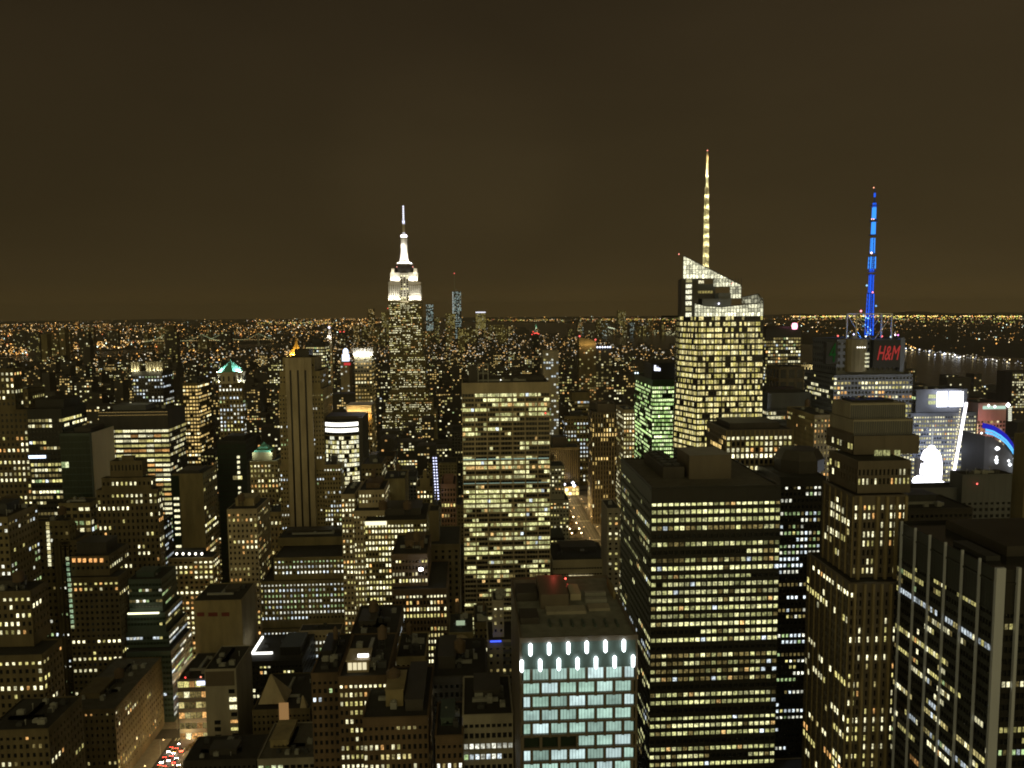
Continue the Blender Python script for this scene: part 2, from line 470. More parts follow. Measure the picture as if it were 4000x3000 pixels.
# ------------------------------------------------------------------ the setting: ground, water, avenues and cross streets
def sheet(name, pts, z, m, kind='structure'):
    o = MB().poly([(x, y, z) for x, y in pts]).build(name, m)
    o['kind'] = kind
    return o
groundm = mat('dark_ground', (0.035, 0.032, 0.028), 0.95, 0.4, 0.01, streak=False)
asph = mat('asphalt', (0.05, 0.048, 0.046), 0.8, 0.25, 0.3, streak=False)
pave = mat('concrete_pavement', (0.22, 0.20, 0.17), 0.9, 0.25, 0.4, streak=False)
waterm = mat('night_water', (0.006, 0.008, 0.009), 0.22, 0)
t = waterm.node_tree
n = t.nodes.new('ShaderNodeTexNoise'); n.inputs['Scale'].default_value = 0.02; n.inputs['Detail'].default_value = 8
ge = t.nodes.new('ShaderNodeNewGeometry'); t.links.new(ge.outputs['Position'], n.inputs['Vector'])
bu = t.nodes.new('ShaderNodeBump'); bu.inputs['Strength'].default_value = 0.6; bu.inputs['Distance'].default_value = 6
t.links.new(n.outputs[0], bu.inputs['Height']); t.links.new(bu.outputs[0], t.nodes['Principled BSDF'].inputs['Normal'])
sheet('ground', [(-40000, -300), (40000, -300), (40000, 30000), (-40000, 30000)], 0, groundm)
HUD = [(1500, -300), (1480, 2700), (1000, 4800), (760, 6500), (420, 7250), (-300, 7300), (-520, 7600), (-900, 9500), (-1800, 12500), (-1400, 16500), (800, 17500), (2200, 14500), (2500, 11500), (1900, 9000), (1750, 8300), (2150, 7300), (2420, 5200), (3050, 2500), (3000, -300)]
sheet('river', HUD, 1.0, waterm)
EAST = [(-2150, -300), (-2300, 2600), (-2450, 4300), (-1500, 6200), (-620, 7150), (-560, 7550), (-1250, 7000), (-2000, 6400), (-3050, 4500), (-2900, 2400), (-2800, -300)]
sheet('river', EAST, 1.0, waterm)
AVE = [-1900, -1600, -1310, -1000, -760, -600, -455, -315, -176, 135, 420, 700, 980, 1250]
for x in AVE:
    sheet('road', [(x - 8, -200), (x + 8, -200), (x + 8, 3600), (x - 8, 3600)], 0.30, asph)
for k in range(-1, 40):
    sheet('road', [(-1990, k * 80 - 5), (1440, k * 80 - 5), (1440, k * 80 + 5), (-1990, k * 80 + 5)], 0.22, asph)
m = MB()
for k in range(-1, 16):
    for a, b in zip(AVE, AVE[1:]):
        m.box(a + 9.5, b - 9.5, k * 80 + 6, k * 80 + 74, 0, 0.42)
o = m.build('pavement', pave); o['kind'] = 'structure'
line = mat('white_road_paint', (0.7, 0.7, 0.66), 0.8, 0.2, 0.5, streak=False)
m = MB()
for x in (-176, 135):
    for i in range(260):
        y = 250 + i * 6
        for dx in (-4, 0, 4): m.quad((x + dx - .08, y, .306), (x + dx + .08, y, .306), (x + dx + .08, y + 3, .306), (x + dx - .08, y + 3, .306))
    for k in range(3, 18):
        for i in range(9):
            u = x - 7 + i * 1.7
            m.quad((u, k * 80 - 8.6, .306), (u + .7, k * 80 - 8.6, .306), (u + .7, k * 80 - 5.6, .306), (u, k * 80 - 5.6, .306))
m.build('road_marking', line)['kind'] = 'structure'
# low dark ridges on the horizon
for nm, xs, y, hh in (('hill', (6000, 26000), 24000, 120), ('hill', (-3000, 5000), 22000, 70), ('hill', (-26000, -5000), 26000, 60)):
    m = MB(); k = 40; pts = []
    for i in range(k + 1):
        x = xs[0] + (xs[1] - xs[0]) * i / k
        pts.append((x, hh * (0.45 + .35 * math.sin(i * .7) * math.sin(i * .23 + 1) + .25 * rnd.random()) * min(1, i / 5, (k - i) / 5)))
    for (xa, za), (xb, zb) in zip(pts, pts[1:]):
        m.quad((xa, y, 0), (xb, y, 0), (xb, y + 900, zb), (xa, y + 900, za)); m.quad((xa, y + 900, za), (xb, y + 900, zb), (xb, y + 2400, 0), (xa, y + 2400, 0))
    m.build(nm, groundm)['kind'] = 'structure'

# ------------------------------------------------------------------ tall buildings, left part of the view
B('office_tower', 'dark tower with scattered square yellow windows at the left edge', 660,
  [(-110, 105, 1600), (-110, 52, 1440, dict(depth=12))], st('brown', 3.6, 4.9, .45, .45, lit=(.35, .8, .25), pal='cream'), depth=14, roof=('unit:3', 'tank'), short='dark tower at the left edge')
r = B('office_tower', 'black office block with one blue-white lit floor left of the pale blank slab', 640,
  [(105, 240, 1598, dict(depth=40))], st('dark', 2.7, 4.4, .18, .5, top=8, lit=(.3, .85, .22), pal='office', hor=True), roof=('penthouse:.05,.95,.2,.9,7:dark', 'unit:2'), short='black block with the blue-white floor')
o = MB().box(*[P(112, 1780, 639.6).x, P(178, 1780, 639.6).x], 639.4, 639.9, P(140, 1790, 640).z, P(140, 1779, 640).z).build('lit_floor', emit('blue_white_office_light', (.8, .95, 1.2), 2.2), r)
B('slab_tower', 'thin slab tower with dark green glass front and pale blank side wall', 620,
  [(232, 350, 1693, dict(blank='R'))], st('teal', 3.0, 5.0, .05, .1, rec=.25, top=2, lit=(.05, .15, .03), pal='green', gl=glassg, gain=.7), back=444, roof=('penthouse:.2,.8,.3,.9,2.5:char',), short='thin slab with a pale blank side')
tb = LAST[0]['_top']
MB().box(tb[1] + .02, tb[1] + .4, tb[2] + 3, tb[3] - .2, 0, tb[5] - .3).build('side_wall', WALL['white'], LAST[0])
r = B('office_block', 'broad office block with every floor lit in yellow-white bands above the crested dark tower', 690,
  [(384, 655, 1607)], st('char', 6.2, 4.25, .07, .5, rec=.3, top=16, lit=(.96, .95, .7), pal='cream', hor=True, run=.3, gain=.8), back=724, roof=('penthouse:.1,.6,.3,.8,4:slate', 'unit:5'), short='broad block of yellow-white bands',
  side_style=st('char', 3.4, 4.25, .15, .5, rec=.3, top=16, lit=(.96, .85, .7), pal='cream', gain=.55))
tb = r['_top']
m = MB()
for dz in (.6, 3.2):
    for i in range(46): m.octa((tb[0] + (tb[1] - tb[0]) * (i + .5) / 46, tb[2] - .25, tb[5] - dz), .28, (.75, .5, .16))
m.build('cornice_lamps', LAMPS, r)
B('setback_tower', 'dark stone tower with crested top in front of the yellow-white banded block', 560,
  [(375, 614, 1912, dict(back=634)), (395, 588, 1866, dict(back=606)), (428, 555, 1800, dict(dy=3, depth=9, st=st('brown', 2.4, 6, .5, .3, lit=(0, 0, 0))))],
  st('brown', 3.2, 4.6, .5, .42, lit=(.3, .7, .14), pal='cream'), depth=46, roof=('penthouse:.3,.7,.3,.8,3:brown', 'unit:2'), short='dark tower with a crested top')
B('slab_tower', 'slim tan slab with a blank front wall and one ladder of white windows', 640,
  [(673, 792, 1850, dict(blank='F'))], st('olive', 4.6, 4.9, .2, .5, top=3, lit=(.85, .8, .6), pal='cream', gain=.9), back=846, roof=('penthouse:.1,.8,.2,.8,1.5:char',), short='slim tan slab with a blank front')
r = LAST[0]
tb = r['_top']
m = MB(); m.box(P(673, 1950, 640).x, P(703, 1950, 640).x, 639.7, 639.99, 0, tb[5] - 1.5); m.build('dark_glass_strip', glassg, r)
for i in range(16):
    zz = tb[5] - 20 - i * 4.9
    if rnd.random() < .62:
        w = bpy.data.objects.new('window', win_mesh('F', 4.2, 1.9)); C.objects.link(w); w.parent = r
        w.location = (P(690, 1950, 640).x - r['_o'][0], 639.55 - r['_o'][1], zz); w.color = (*CW, 1)
B('office_tower', 'black glass slab with a string of white stair windows behind the slim tan slab', 700,
  [(846, 960, 1722)], st('dark', 4, 4.7, .1, .3, rec=.25, top=3, lit=(.02, .3, .0), pal='cream', gl=glassg), back=1002, roof=('penthouse:.2,.9,.3,.8,3:dark', 'unit:2'), short='black glass slab')
r = LAST[0]
for i in range(13):
    if rnd.random() < .8:
        w = bpy.data.objects.new('window', win_mesh('F', 2.2, 2.3)); C.objects.link(w); w.parent = r
        w.location = (P(936, 1900, 700).x - r['_o'][0], 699.5 - r['_o'][1], P(936, 1785 + i * 20, 700).z); w.color = (*CW, 1)
B('masonry_tower', 'cream masonry block with pale sides and small yellow windows left of the striped tan tower', 540,
  [(886, 1004, 1988)], st('lime', 2.7, 3.8, .5, .45, lit=(.4, .6, .25), pal='amber'), depth=34, roof=('penthouse:.1,.8,.3,.8,5:tan', 'tank'), short='cream masonry block')
# tower with the lit green pyramid roof
r = B('masonry_tower', 'slender tower with floodlit green pyramid roof and white lit drum', 820,
  [(852, 946, 1492)], st('tan', 3.5, 4.1, .5, .45, lit=(.35, .75, .2), pal='cool'), back=956, roof=(), single=True, short='tower with the green pyramid roof')
tb = r['_top']; cx, cy = (tb[0] + tb[1]) / 2, (tb[2] + tb[3]) / 2; hw = (tb[1] - tb[0]) / 2; z = tb[5]
zd = P(900, 1452, 820).z; za = P(902, 1411, 820).z
m = MB().lathe(cx, cy, ((hw * 1.12, z - 1), (hw * 1.12, zd - 2), (hw * 1.2, zd - 2), (hw * 1.2, zd)), 8, R(22.5))
m.build('drum', WALL['white'], r)
m = MB()
for i in range(16):
    a = 2 * math.pi * i / 16 + .1; rr = hw * 1.125
    m.box(cx + rr * math.cos(a) - .7, cx + rr * math.cos(a) + .7, cy + rr * math.sin(a) - .4, cy + rr * math.sin(a) + .4, z + 1.5, zd - 4)
m.build('drum_opening', glass, r)
m = MB().lathe(cx, cy, ((hw * 1.02, zd), (hw * .86, zd + 2.2), (.5, za)), 8, R(22.5)).bar((cx, cy, za - 1), (cx, cy, za + 2), .25)
for i in range(8):
    a = R(22.5) + i * math.pi / 4
    m.bar((cx + hw * .88 * math.cos(a), cy + hw * .88 * math.sin(a), zd + 2), (cx, cy, za + .2), .22)
m.build('pyramid_roof', WALL['copper'], r)
for dx in (-.9, .0, .9):
    lamp((cx + hw * dx * 1.3, tb[2] - 4, zd + 1.0), 40000, (.8, 1, .95), r, .5, ((cx, cy, za - 3), 100))
    lamp((cx + hw * dx, tb[2] - 5, z - .5), 5000, (.95, 1, .85), r, .5, ((cx + hw * dx, cy, zd + 2), 100))
lamp((tb[1] + 6, cy, z - .5), 4000, (.95, 1, .9), r, .5, ((cx, cy, zd), 100))
# twin-crowned tower, lit from below
r = B('masonry_tower', 'dark tower with two groups of floodlit pale columns along its top', 850,
  [(516, 634, 1450)], st('char', 3, 3.6, .45, .5, top=5, lit=(.4, .75, .3), pal='cool', gain=.8), depth=30, roof=(), short='tower with lit column groups on top')
tb = r['_top']; z1 = P(570, 1414, 850).z
m = MB(); g = MB()
for a, b in ((516, 541), (573, 632)):
    xa, xb = P(a, 1450, 850).x, P(b, 1450, 850).x
    g.box(xa, xb, tb[2] + 1.2, tb[2] + 8, tb[5], z1 - 1)
    k = max(2, round((xb - xa) / 4))
    for i in range(k + 1):
        u = xa + (xb - xa) * i / k; m.box(u - .8, u + .8, tb[2] - .1, tb[2] + 1.2, tb[5], z1)
    m.box(xa, xb, tb[2], tb[2] + 8.2, z1 - 1, z1)
    for i in range(3): lamp((xa + (xb - xa) * (i + .5) / 3, tb[2] - 2.5, tb[5] + .6), 800, (1, .95, .6), r, .4)
m.build('crown_column', WALL['white'], r); g.build('crown_wall', WALL['lime'], r)
B('office_block', 'low wide block with amber-lit rows right of the column-crowned tower', 800, [(712, 772, 1496)], st('brown', 2.8, 3.6, .3, .5, lit=(.8, .85, .4), pal='gold', hor=True, gain=1.2), depth=40, short='amber-lit wide block')
B('masonry_block', 'masonry block under a small floodlit green copper cupola', 650,
  [(975, 1085, 1800, dict(depth=30)), (985, 1062, 1766, dict(depth=14, dy=2))], st('tan', 2.8, 4.2, .5, .45, lit=(.3, .7, .2), pal='cream'), roof=(), short='block with the green cupola')
r = LAST[0]
tb = r['_top']; cx, cy, hw = (tb[0] + tb[1]) / 2, (tb[2] + tb[3]) / 2, (tb[1] - tb[0]) / 2
m = MB().lathe(cx, cy, ((hw * 1.25, tb[5] - .5), (hw * 1.1, tb[5] + 1.5), (hw * .75, tb[5] + 2.4), (hw * .62, tb[5] + 4), (hw * .3, tb[5] + 5.4), (.2, tb[5] + 7.5)), 4, R(45))
m.build('cupola', WALL['copper'], r)
lamp((cx + hw, tb[2] - 3, tb[5] - .5), 2200, (.8, 1, .85), r, .3); lamp((cx - hw, tb[2] - 3, tb[5] - .5), 1500, (.8, 1, .85), r, .3)

# ------------------------------------------------------------------ lower left
r = B('office_block', 'low dark roofed office with a row of five round white lamps under its roof', 575,
  [(655, 832, 2178)], st('tan', 3.4, 3.8, .4, .45, lit=(.75, .8, .3), pal='cream', top=2.5, gain=1.0), back=858, roof=('penthouse:.05,.75,.3,.8,4:dark', 'unit:2'), short='block with the five white lamps')
tb = r['_top']
for i in range(5):
    u = P(692 + i * 24.5, 2162, 575)
    MB().lathe(u.x, 574.2, ((.35, u.z - .9), (.8, u.z - .3), (.8, u.z + .4), (.3, u.z + .9)), 10).build('globe_lamp', emit('globe_lamp_light', (1, .95, .8), 4), r)
B('stepped_tower', 'brown stepped office tower with orange windows under its dark roof', 495,
  [(262, 462, 2255, dict(depth=50)), (275, 425, 2172, dict(dy=3, depth=44))],
  st('brown', 3.1, 3.75, .42, .45, lit=(.24, .75, .04), pal='cream', gain=1.1), back=505, roof=('penthouse:.0,.85,.2,.8,7:char', 'unit:2'), short='brown stepped tower with orange windows')
r = LAST[0]
for i, px in enumerate((290, 312, 331, 355, 374, 398)):
    w = bpy.data.objects.new('window', win_mesh('F', 1.9, 2.5)); C.objects.link(w); w.parent = r
    q = P(px, 2188, 498); w.location = (q.x - r['_o'][0], 497.5 - r['_o'][1], q.z); w.color = (1.3, .62, .2, 1)
for i in range(14):
    w = bpy.data.objects.new('window', win_mesh('F', 1.9, 2.1)); C.objects.link(w); w.parent = r
    q = P(264 + i * 1.6, 2182 + i * 20.5, 494.6); w.location = (q.x - r['_o'][0], 494.4 - r['_o'][1], q.z); w.color = rnd.choice(((.35, .5, .3, 1), (.5, .55, .3, 1), (.28, .42, .25, 1)))
sg = st('teal', 2.0, 3.5, .12, .5, rec=.3, lit=(.08, .6, .03), pal='cool', hor=True, gain=.8, gl=glassg)
B('stepped_block', 'green-black terraced office with long lit ribbons on its sloping street side', 500,
  [(492, 668, 2545, dict(dy=-6)), (492, 660, 2470, dict(back=735)), (495, 645, 2395, dict(back=715)), (500, 630, 2262, dict(dy=2, back=690))],
  sg, back=752, roof=('penthouse:.1,.7,.2,.7,3:teal', 'duct', 'unit:3'), short='green-black terraced office',
  side_style=st('olive', 5, 3.5, .1, .55, rec=.3, lit=(.7, .85, .5), pal='cool', hor=True, gain=.7))
r = LAST[0]
a, b = P(500, 2396, 497.5), P(622, 2396, 497.5)
MB().box(a.x, b.x, 496.9, 497.5, a.z - .6, a.z + .4).build('strip_lamp', emit('terrace_strip_light', (1, .98, .6), 2.2), r)
B('masonry_block', 'plain tan block with a flat black roof and dark red panels near its top', 500,
  [(755, 943, 2345, dict(blank='R'))], st('tan', 4.0, 4.4, .5, .45, top=38, lit=(.3, .6, .12), pal='cream'), back=1000, roof=('unit:3', 'duct', 'penthouse:.5,.8,.5,.8,2:char'), short='plain tan block with red panels')
r = LAST[0]
redp = mat('dark_red_panel', (.16, .03, .025), .7, .2)
for a, b in ((770, 798), (814, 850), (866, 896)):
    A, Bq = P(a, 2400, 500), P(b, 2400, 500); MB().box(A.x, Bq.x, 499.75, 500, A.z - 1.2, A.z + 1.2).build('panel', redp, r)
r = B('slab_tower', 'white concrete slab with blank panel and one column of big windows by the avenue', 440,
  [(798, 921, 2613, dict(blank='FR'))], st('grey', 3, 3.6, .4, .4, top=3, lit=(0, 0, 0)), back=985, roof=('unit:2', 'duct'), short='white concrete slab')
q0, q1 = P(800, 2622, 440), P(918, 2677, 440)
MB().box(q0.x + .3, q1.x - .2, 439.8, 440, q1.z, q0.z - .3).build('blank_panel', mat('brown_grey_panel', (.12, .1, .075), .8, .2), r)
for py, c in ((2732, CW), (2762, CW), (2818, CO), (2847, CY)):
    w = bpy.data.objects.new('window', win_mesh('F', 4.0, 2.5 if py < 2800 else 1.7)); C.objects.link(w); w.parent = r
    q = P(908 + (py - 2700) * .06, py, 439.9); w.location = (q.x - r['_o'][0], 439.84 - r['_o'][1], q.z); w.color = (*c, 1)
for px, py in ((905, 2700), (915, 2790), (850, 2822), (851, 2848), (853, 2878), (920, 2872)):
    q = P(px, py, 440); MB().box(q.x - 1.7, q.x + 1.7, 439.9, 440.2, q.z - 1.2, q.z + 1.2).build('dark_window', glass, r)
B('flat_block', 'flat-roofed brown block along the lit avenue with a lantern row of small square openings', 425,
  [(240, 448, 2772)], st('brown', 2.9, 4.0, .55, .5, top=2, lit=(.35, .5, .12), pal='amber', gain=.9), back=640, roof=('penthouse:.1,.5,.2,.5,3:brown', 'unit:5', 'duct', 'tank'), roofmat=roofp, short='flat-roofed brown block by the avenue')
B('office_block', 'brown brick corner block with scattered round-looking lights filling the bottom left corner', 380,
  [(-90, 165, 2560), (-90, 120, 2310, dict(dy=10, back=190))], st('brown', 2.9, 4.2, .45, .45, lit=(.35, .65, .16), pal='cream'), back=246, roof=('penthouse:.2,.7,.3,.8,4:char', 'unit:4', 'tank'), short='brown corner block, bottom left')
B('office_block', 'low black roofed block below the flat-roofed brown block at the bottom left', 345, [(-60, 190, 2850)], st('brown', 2.8, 4.0, .45, .45, lit=(.3, .6, .15), pal='amber'), depth=30, roof=('unit:6', 'duct'))
B('office_block', 'stone block with diagonal rows of greenish windows down its street side at the left edge', 440,
  [(-120, 30, 2020)], st('olive', 3.0, 4.0, .4, .5, lit=(.5, .7, .2), pal='cool', gain=.8), back=150, roof=('unit:3', 'penthouse'), short='stone block with diagonal window rows')
B('office_block', 'narrow stone block with a single ladder of white stair windows near the left edge', 530,
  [(125, 268, 2035)], st('olive', 3.3, 4.6, .45, .5, lit=(.12, .6, .08), pal='cool'), back=288, roof=('unit:3', 'tank'), short='block with the white window ladder')
r = LAST[0]
for i in range(11):
    w = bpy.data.objects.new('window', win_mesh('F', 2.0, 2.1)); C.objects.link(w); w.parent = r
    q = P(187 + i * .9, 2045 + i * 16, 530); w.location = (q.x - r['_o'][0], 529.55 - r['_o'][1], q.z); w.color = (*rnd.choice((CW, (1, .95, .6), CM)), 1)
# orange arched roof hall at the left edge
r = thing('arched_hall', 'roof hall with a glowing orange arched front at the left edge', 'building', (P(10, 2030, 500).x, 500, 0))
xa, xb = P(-60, 2010, 500).x, P(46, 2010, 500).x; zt = P(0, 1950, 500).z; zb = P(0, 2020, 500).z
MB().box(xa - 2, xb + 4, 500.5, 518, 0, zb).build('wall', WALL['brown'], r)
pts = [(xa, zb)] + [(xa + (xb - xa) * (.5 - .5 * math.cos(math.pi * i / 12)), zb + (zt - zb) * math.sin(math.pi * i / 12)) for i in range(1, 12)] + [(xb, zb)]
MB().prism([(x, 501, z) for x, z in pts], [(x, 516, z) for x, z in pts]).build('vault', WALL['brown'], r)
MB().prism([(x * .97 + .03 * (xa + xb) / 2, 500.7, zb + .3 + (z - zb) * .88) for x, z in pts], [(x * .97 + .03 * (xa + xb) / 2, 500.95, zb + .3 + (z - zb) * .88) for x, z in pts]).build('arched_window', emit('orange_hall_light', (1, .45, .08), .75), r)
m = MB()
for i in range(1, 12): u = xa + (xb - xa) * i / 12; m.box(u - .12, u + .12, 500.45, 500.69, zb, zb + (zt - zb) * .85 * math.sin(math.pi * i / 12))
for i in range(1, 4): m.box(xa + .8, xb - .8, 500.4, 500.44, zb + (zt - zb) * i * .2, zb + (zt - zb) * i * .2 + .25)
m.build('window_bar', lead, r)

r = B('low_block', 'low glass-fronted shop block with bright storefront ribbons on the avenue', 462, [(692, 806, 2652)], st('char', 3.2, 6.4, .06, .42, rec=.3, top=1.5, lit=(.9, .95, .8), pal='amber', hor=True, gain=.85), depth=36, roof=('unit:3', 'duct'), short='shop block on the avenue')
m = MB(); tb = r['_top']
m.octa((tb[0] + 5, 461.5, tb[5] + 1.2), .55, (3.5, .25, .2)); m.octa((tb[1] - 3, 461.5, tb[5] + 1.2), .55, (3, .8, .45)); m.build('red_lamp', LAMPS, r)
a, b = P(770, 2668, 461.6), P(800, 2668, 461.6)
MB().box(a.x, b.x, 461.3, 461.8, a.z - 1.2, a.z + 1.0).build('lit_sign', emit('blue_white_shop_sign', (.8, .9, 1.2), 2.6), r)
lamp((tb[0] + 6, 455, 9), 3000, (1, .75, .4), r, .4); lamp((tb[1] - 4, 455, 14), 2500, (1, .6, .25), r, .4)

# ------------------------------------------------------------------ centre left
sF = st('tan', 2.2, 3.5, .5, .5, rec=.6, top=4, lit=(.12, .8, .09), pal='cool')
r = B('setback_tower', 'tall tan tower with three black vertical stripes down its face', 620,
  [(1092, 1288, 1815, dict(depth=45)), (1088, 1262, 1520, dict(depth=40)), (1092, 1250, 1450, dict(dy=.6, depth=36)), (1104, 1228, 1396, dict(dy=1.2, depth=30, st=st('tan', 3, 3.5, .5, .5, rec=.6, top=20, lit=(0, 0, 0))))],
  sF, roof=('penthouse:.3,.8,.2,.8,6:char', 'mast:9'), single=True, short='striped tan tower')
xa, xb, zt = P(1116, 1440, 619).x, P(1218, 1440, 619).x, P(1165, 1440, 619).z
zb = P(1165, 2110, 619).z
m = MB(); k = MB()
sx = [P(p, 1450, 619).x for p in (1136, 1165, 1194)]
cuts = [xa] + sum([[s - .75, s + .75] for s in sx], []) + [xb]
for i in range(0, 8, 2): m.box(cuts[i], cuts[i + 1], 617.4, 619.9, zb, P(1165, 1398, 619).z)
for s in sx: m.box(s - .75, s + .75, 617.8, 619.9, P(1165, 1446, 619).z, P(1165, 1398, 619).z)
m.build('blank_bay', WALL['lime'], r)
for s in sx: MB().box(s - .75, s + .75, 619.0, 619.9, zb, P(1165, 1446, 619).z).build('dark_stripe', glass, r)
B('masonry_tower', 'tan tower wing full of small windows just right of the striped tan tower', 600, [(1264, 1330, 1815)], st('tan', 2.1, 3.5, .45, .45, lit=(.35, .7, .15), pal='cool'), depth=30, roof=('unit:2', 'penthouse'))
B('masonry_block', 'yellow stone block with bright side wall in front of the curved glass tower', 520, [(1332, 1386, 1930)], st('lime', 2.3, 3.5, .45, .45, lit=(.5, .8, .3), pal='cream'), depth=40, roof=('tank', 'unit:2'))
B('office_tower', 'black tower with bands of yellow-green windows behind the striped tan tower', 1000, [(1194, 1268, 1338)], st('dark', 2.6, 3.7, .2, .5, top=6, lit=(.75, .85, .3), pal='office', hor=True), depth=35, short='black banded tower behind the stripes')
# curved glass tower with bright bands
r = thing('glass_tower', 'curved glass tower with glaring white bands at its top and every floor lit', 'building', (P(1335, 1700, 620).x, 620, 0))
n = 14; zt = P(1335, 1642, 620).z; W, K = MB(), MB(); many = []
def arc(i, n=14): return P(1272 + (1402 - 1272) * i / n, 1700, 620).x, 620 - 5 * (1 - (2 * i / n - 1) ** 2)
pts = [arc(i) for i in range(n + 1)]
foot = pts + [(pts[-1][0], 655), (pts[0][0], 655)]
K.prism([(x, y + .3, 0) for x, y in foot], [(x, y + .3, zt) for x, y in foot]); K.build('glazing', glass, r)
BOXES.append((pts[0][0], pts[-1][0], 614, 656)); LAND.append((1272, 1402, 620, 'curved glass tower'))
nf = 34; fh = 3.55
for j in range(nf):
    z1 = zt - 11 - j * fh
    for i in range(n):
        (ax, ay), (bx, by) = pts[i], pts[i + 1]
        W.prism([(ax, ay, z1 - .95), (bx, by, z1 - .95), (bx, by + .4, z1 - .95), (ax, ay + .4, z1 - .95)], [(ax, ay, z1), (bx, by, z1), (bx, by + .4, z1), (ax, ay + .4, z1)])
        if rnd.random() < (.86 if j % 7 else .55):
            g = rnd.uniform(.5, 1.2); c = rnd.choice((CW, CW, CY, (1.2, 1.2, .9))); many.append((j * 100 + i, (ax, ay + .22, bx, by + .22, z1 - fh + .1, z1 - 1.0), (c[0] * g, c[1] * g, c[2] * g)))
W.build('spandrel', WALL['olive'], r)
M_ = MB()
for q, (ax, ay, bx, by, za, zb_), col in many:
    if q < 500:
        w = MB().quad((ax + .1, ay, za), (bx - .1, by, za), (bx - .1, by, zb_), (ax + .1, ay, zb_)).build('window', WIN1, r); w.color = (*col, 1)
    else: M_.quad((ax + .1, ay, za), (bx - .1, by, za), (bx - .1, by, zb_), (ax + .1, ay, zb_), col)
M_.build('window', WINM, r)['kind'] = 'stuff'
for dz in (1.2, 5.8):
    m = MB()
    for i in range(n):
        (ax, ay), (bx, by) = pts[i], pts[i + 1]; m.quad((ax, ay - .05, zt - dz - 3), (bx, by - .05, zt - dz - 3), (bx, by - .05, zt - dz), (ax, ay - .05, zt - dz))
    m.build('light_band', emit('glaring_white_band', (1, .97, .85), 2.4), r)
MB().box(P(1270, 1628, 626).x, P(1412, 1628, 626).x, 626, 652, zt - 1, P(1340, 1626, 626).z).build('penthouse', WALL['char'], r)
MB().box(pts[-1][0], pts[-1][0] + 3.2, 618, 654, 0, zt + 2).build('side_wall', WALL['char'], r)
# white crowned golden tower
r = B('masonry_tower', 'golden-lit tower with a crown of white floodlit fins left of the white-lit skyscraper', 760,
  [(1384, 1452, 1390)], st('olive', 2.7, 3.6, .35, .5, lit=(.9, .85, .6), pal='gold', gain=.8), depth=26, roof=(), single=True, short='golden tower with white fins')
tb = r['_top']; zt = P(1418, 1357, 760).z
m = MB(); n = 6
for i in range(n): u = tb[0] + (tb[1] - tb[0]) * i / (n - 1); m.prism([(u - .9, tb[2], tb[5]), (u + .9, tb[2], tb[5]), (u + .9, tb[3], tb[5]), (u - .9, tb[3], tb[5])], [(u - .5 + (i - 2.5) * .35, tb[2], zt), (u + .5 + (i - 2.5) * .35, tb[2], zt), (u + .5 + (i - 2.5) * .35, tb[3], zt), (u - .5 + (i - 2.5) * .35, tb[3], zt)])
m.build('crown_fin', WALL['white'], r)
MB().box(tb[0] + .5, tb[1] - .5, tb[2] + .9, tb[3] - 2, tb[5], zt - .8).build('crown_wall', WALL['white'], r)
for i in range(5): lamp((tb[0] + (tb[1] - tb[0]) * (i + .5) / 5, tb[2] - 1.6, tb[5] + .5), 2600, (.88, .92, 1), r, .3)
# orange crowned tower in front of it
r = B('masonry_tower', 'slim tower with an orange floodlit loggia crown behind the curved glass tower', 690,
  [(1354, 1452, 1632)], st('tan', 2.2, 3.6, .4, .5, lit=(.35, .7, .25), pal='gold'), depth=26, roof=(), short='tower with the orange loggia')
tb = r['_top']; zt = P(1400, 1588, 690).z; zm = P(1400, 1610, 690).z
g = MB().box(tb[0] + .8, tb[1] - .8, tb[2] + 1.8, tb[3], tb[5], zt); g.build('crown_wall', WALL['lime'], r)
m = MB().box(tb[0] - .3, tb[1] + .3, tb[2] - .2, tb[3], zt, zt + 1).box(tb[0], tb[1], tb[2], tb[2] + 1.7, zm - .5, zm + .3)
for i in range(12):
    u = tb[0] + .5 + (tb[1] - tb[0] - 1) * i / 11; m.box(u - .35, u + .35, tb[2], tb[2] + .8, tb[5], zt)
m.build('loggia', WALL['lime'], r)
for i in range(5):
    u = tb[0] + (tb[1] - tb[0]) * (i + .5) / 5
    lamp((u, tb[2] - 2.2, zm + 1), 1400, (1, .72, .3), r, .3); lamp((u, tb[2] - 2.2, tb[5] + .5), 1100, (1, .5, .1), r, .3)
# blocks around the centre bottom
B('masonry_block', 'broad stone building with shoulders and even rows of bluish-white windows', 545,
  [(985, 1372, 2455, dict(dy=-4, depth=70)), (985, 1372, 2268, dict(dy=-2, depth=62)), (1068, 1372, 2176, dict(depth=54)), (1085, 1370, 2098, dict(dy=28, depth=26, st=st('olive', 4, 5, .7, .6, lit=(0, 0, 0)), blank='F'))],
  st('olive', 2.49, 3.95, .5, .5, rec=.5, top=2, lit=(.9, .92, .6), pal='cool', run=.25, gain=.8), roof=('unit:4', 'penthouse:.05,.95,.5,.9,2:char', 'duct'), short='broad stone building with bluish windows')
B('masonry_block', 'cream stone wing lit along its base at the bottom of the broad stone building', 528, [(1168, 1332, 2462)], st('lime', 2.5, 4.7, .5, .5, lit=(.7, .8, .4), pal='cool'), depth=12, roof=('unit:2',))
B('masonry_block', 'bright block with a glowing top floor and close rows of white windows', 480,
  [(1424, 1666, 2032)], st('olive', 1.95, 3.55, .38, .42, rec=.5, top=2.4, lit=(.85, .85, .35), pal='cream', run=.3, gain=1.15), depth=45, roof=('penthouse:.2,.9,.3,.8,4:char', 'tank:2', 'unit:4'), short='bright block with the glowing top floor')
r = LAST[0]
a, b = P(1426, 2036, 479.7), P(1510, 2036, 479.7)
MB().box(a.x, b.x, 479.4, 479.95, a.z - 2.6, a.z - .2).build('lit_floor', emit('top_floor_light', (1, .93, .6), 1.5), r)
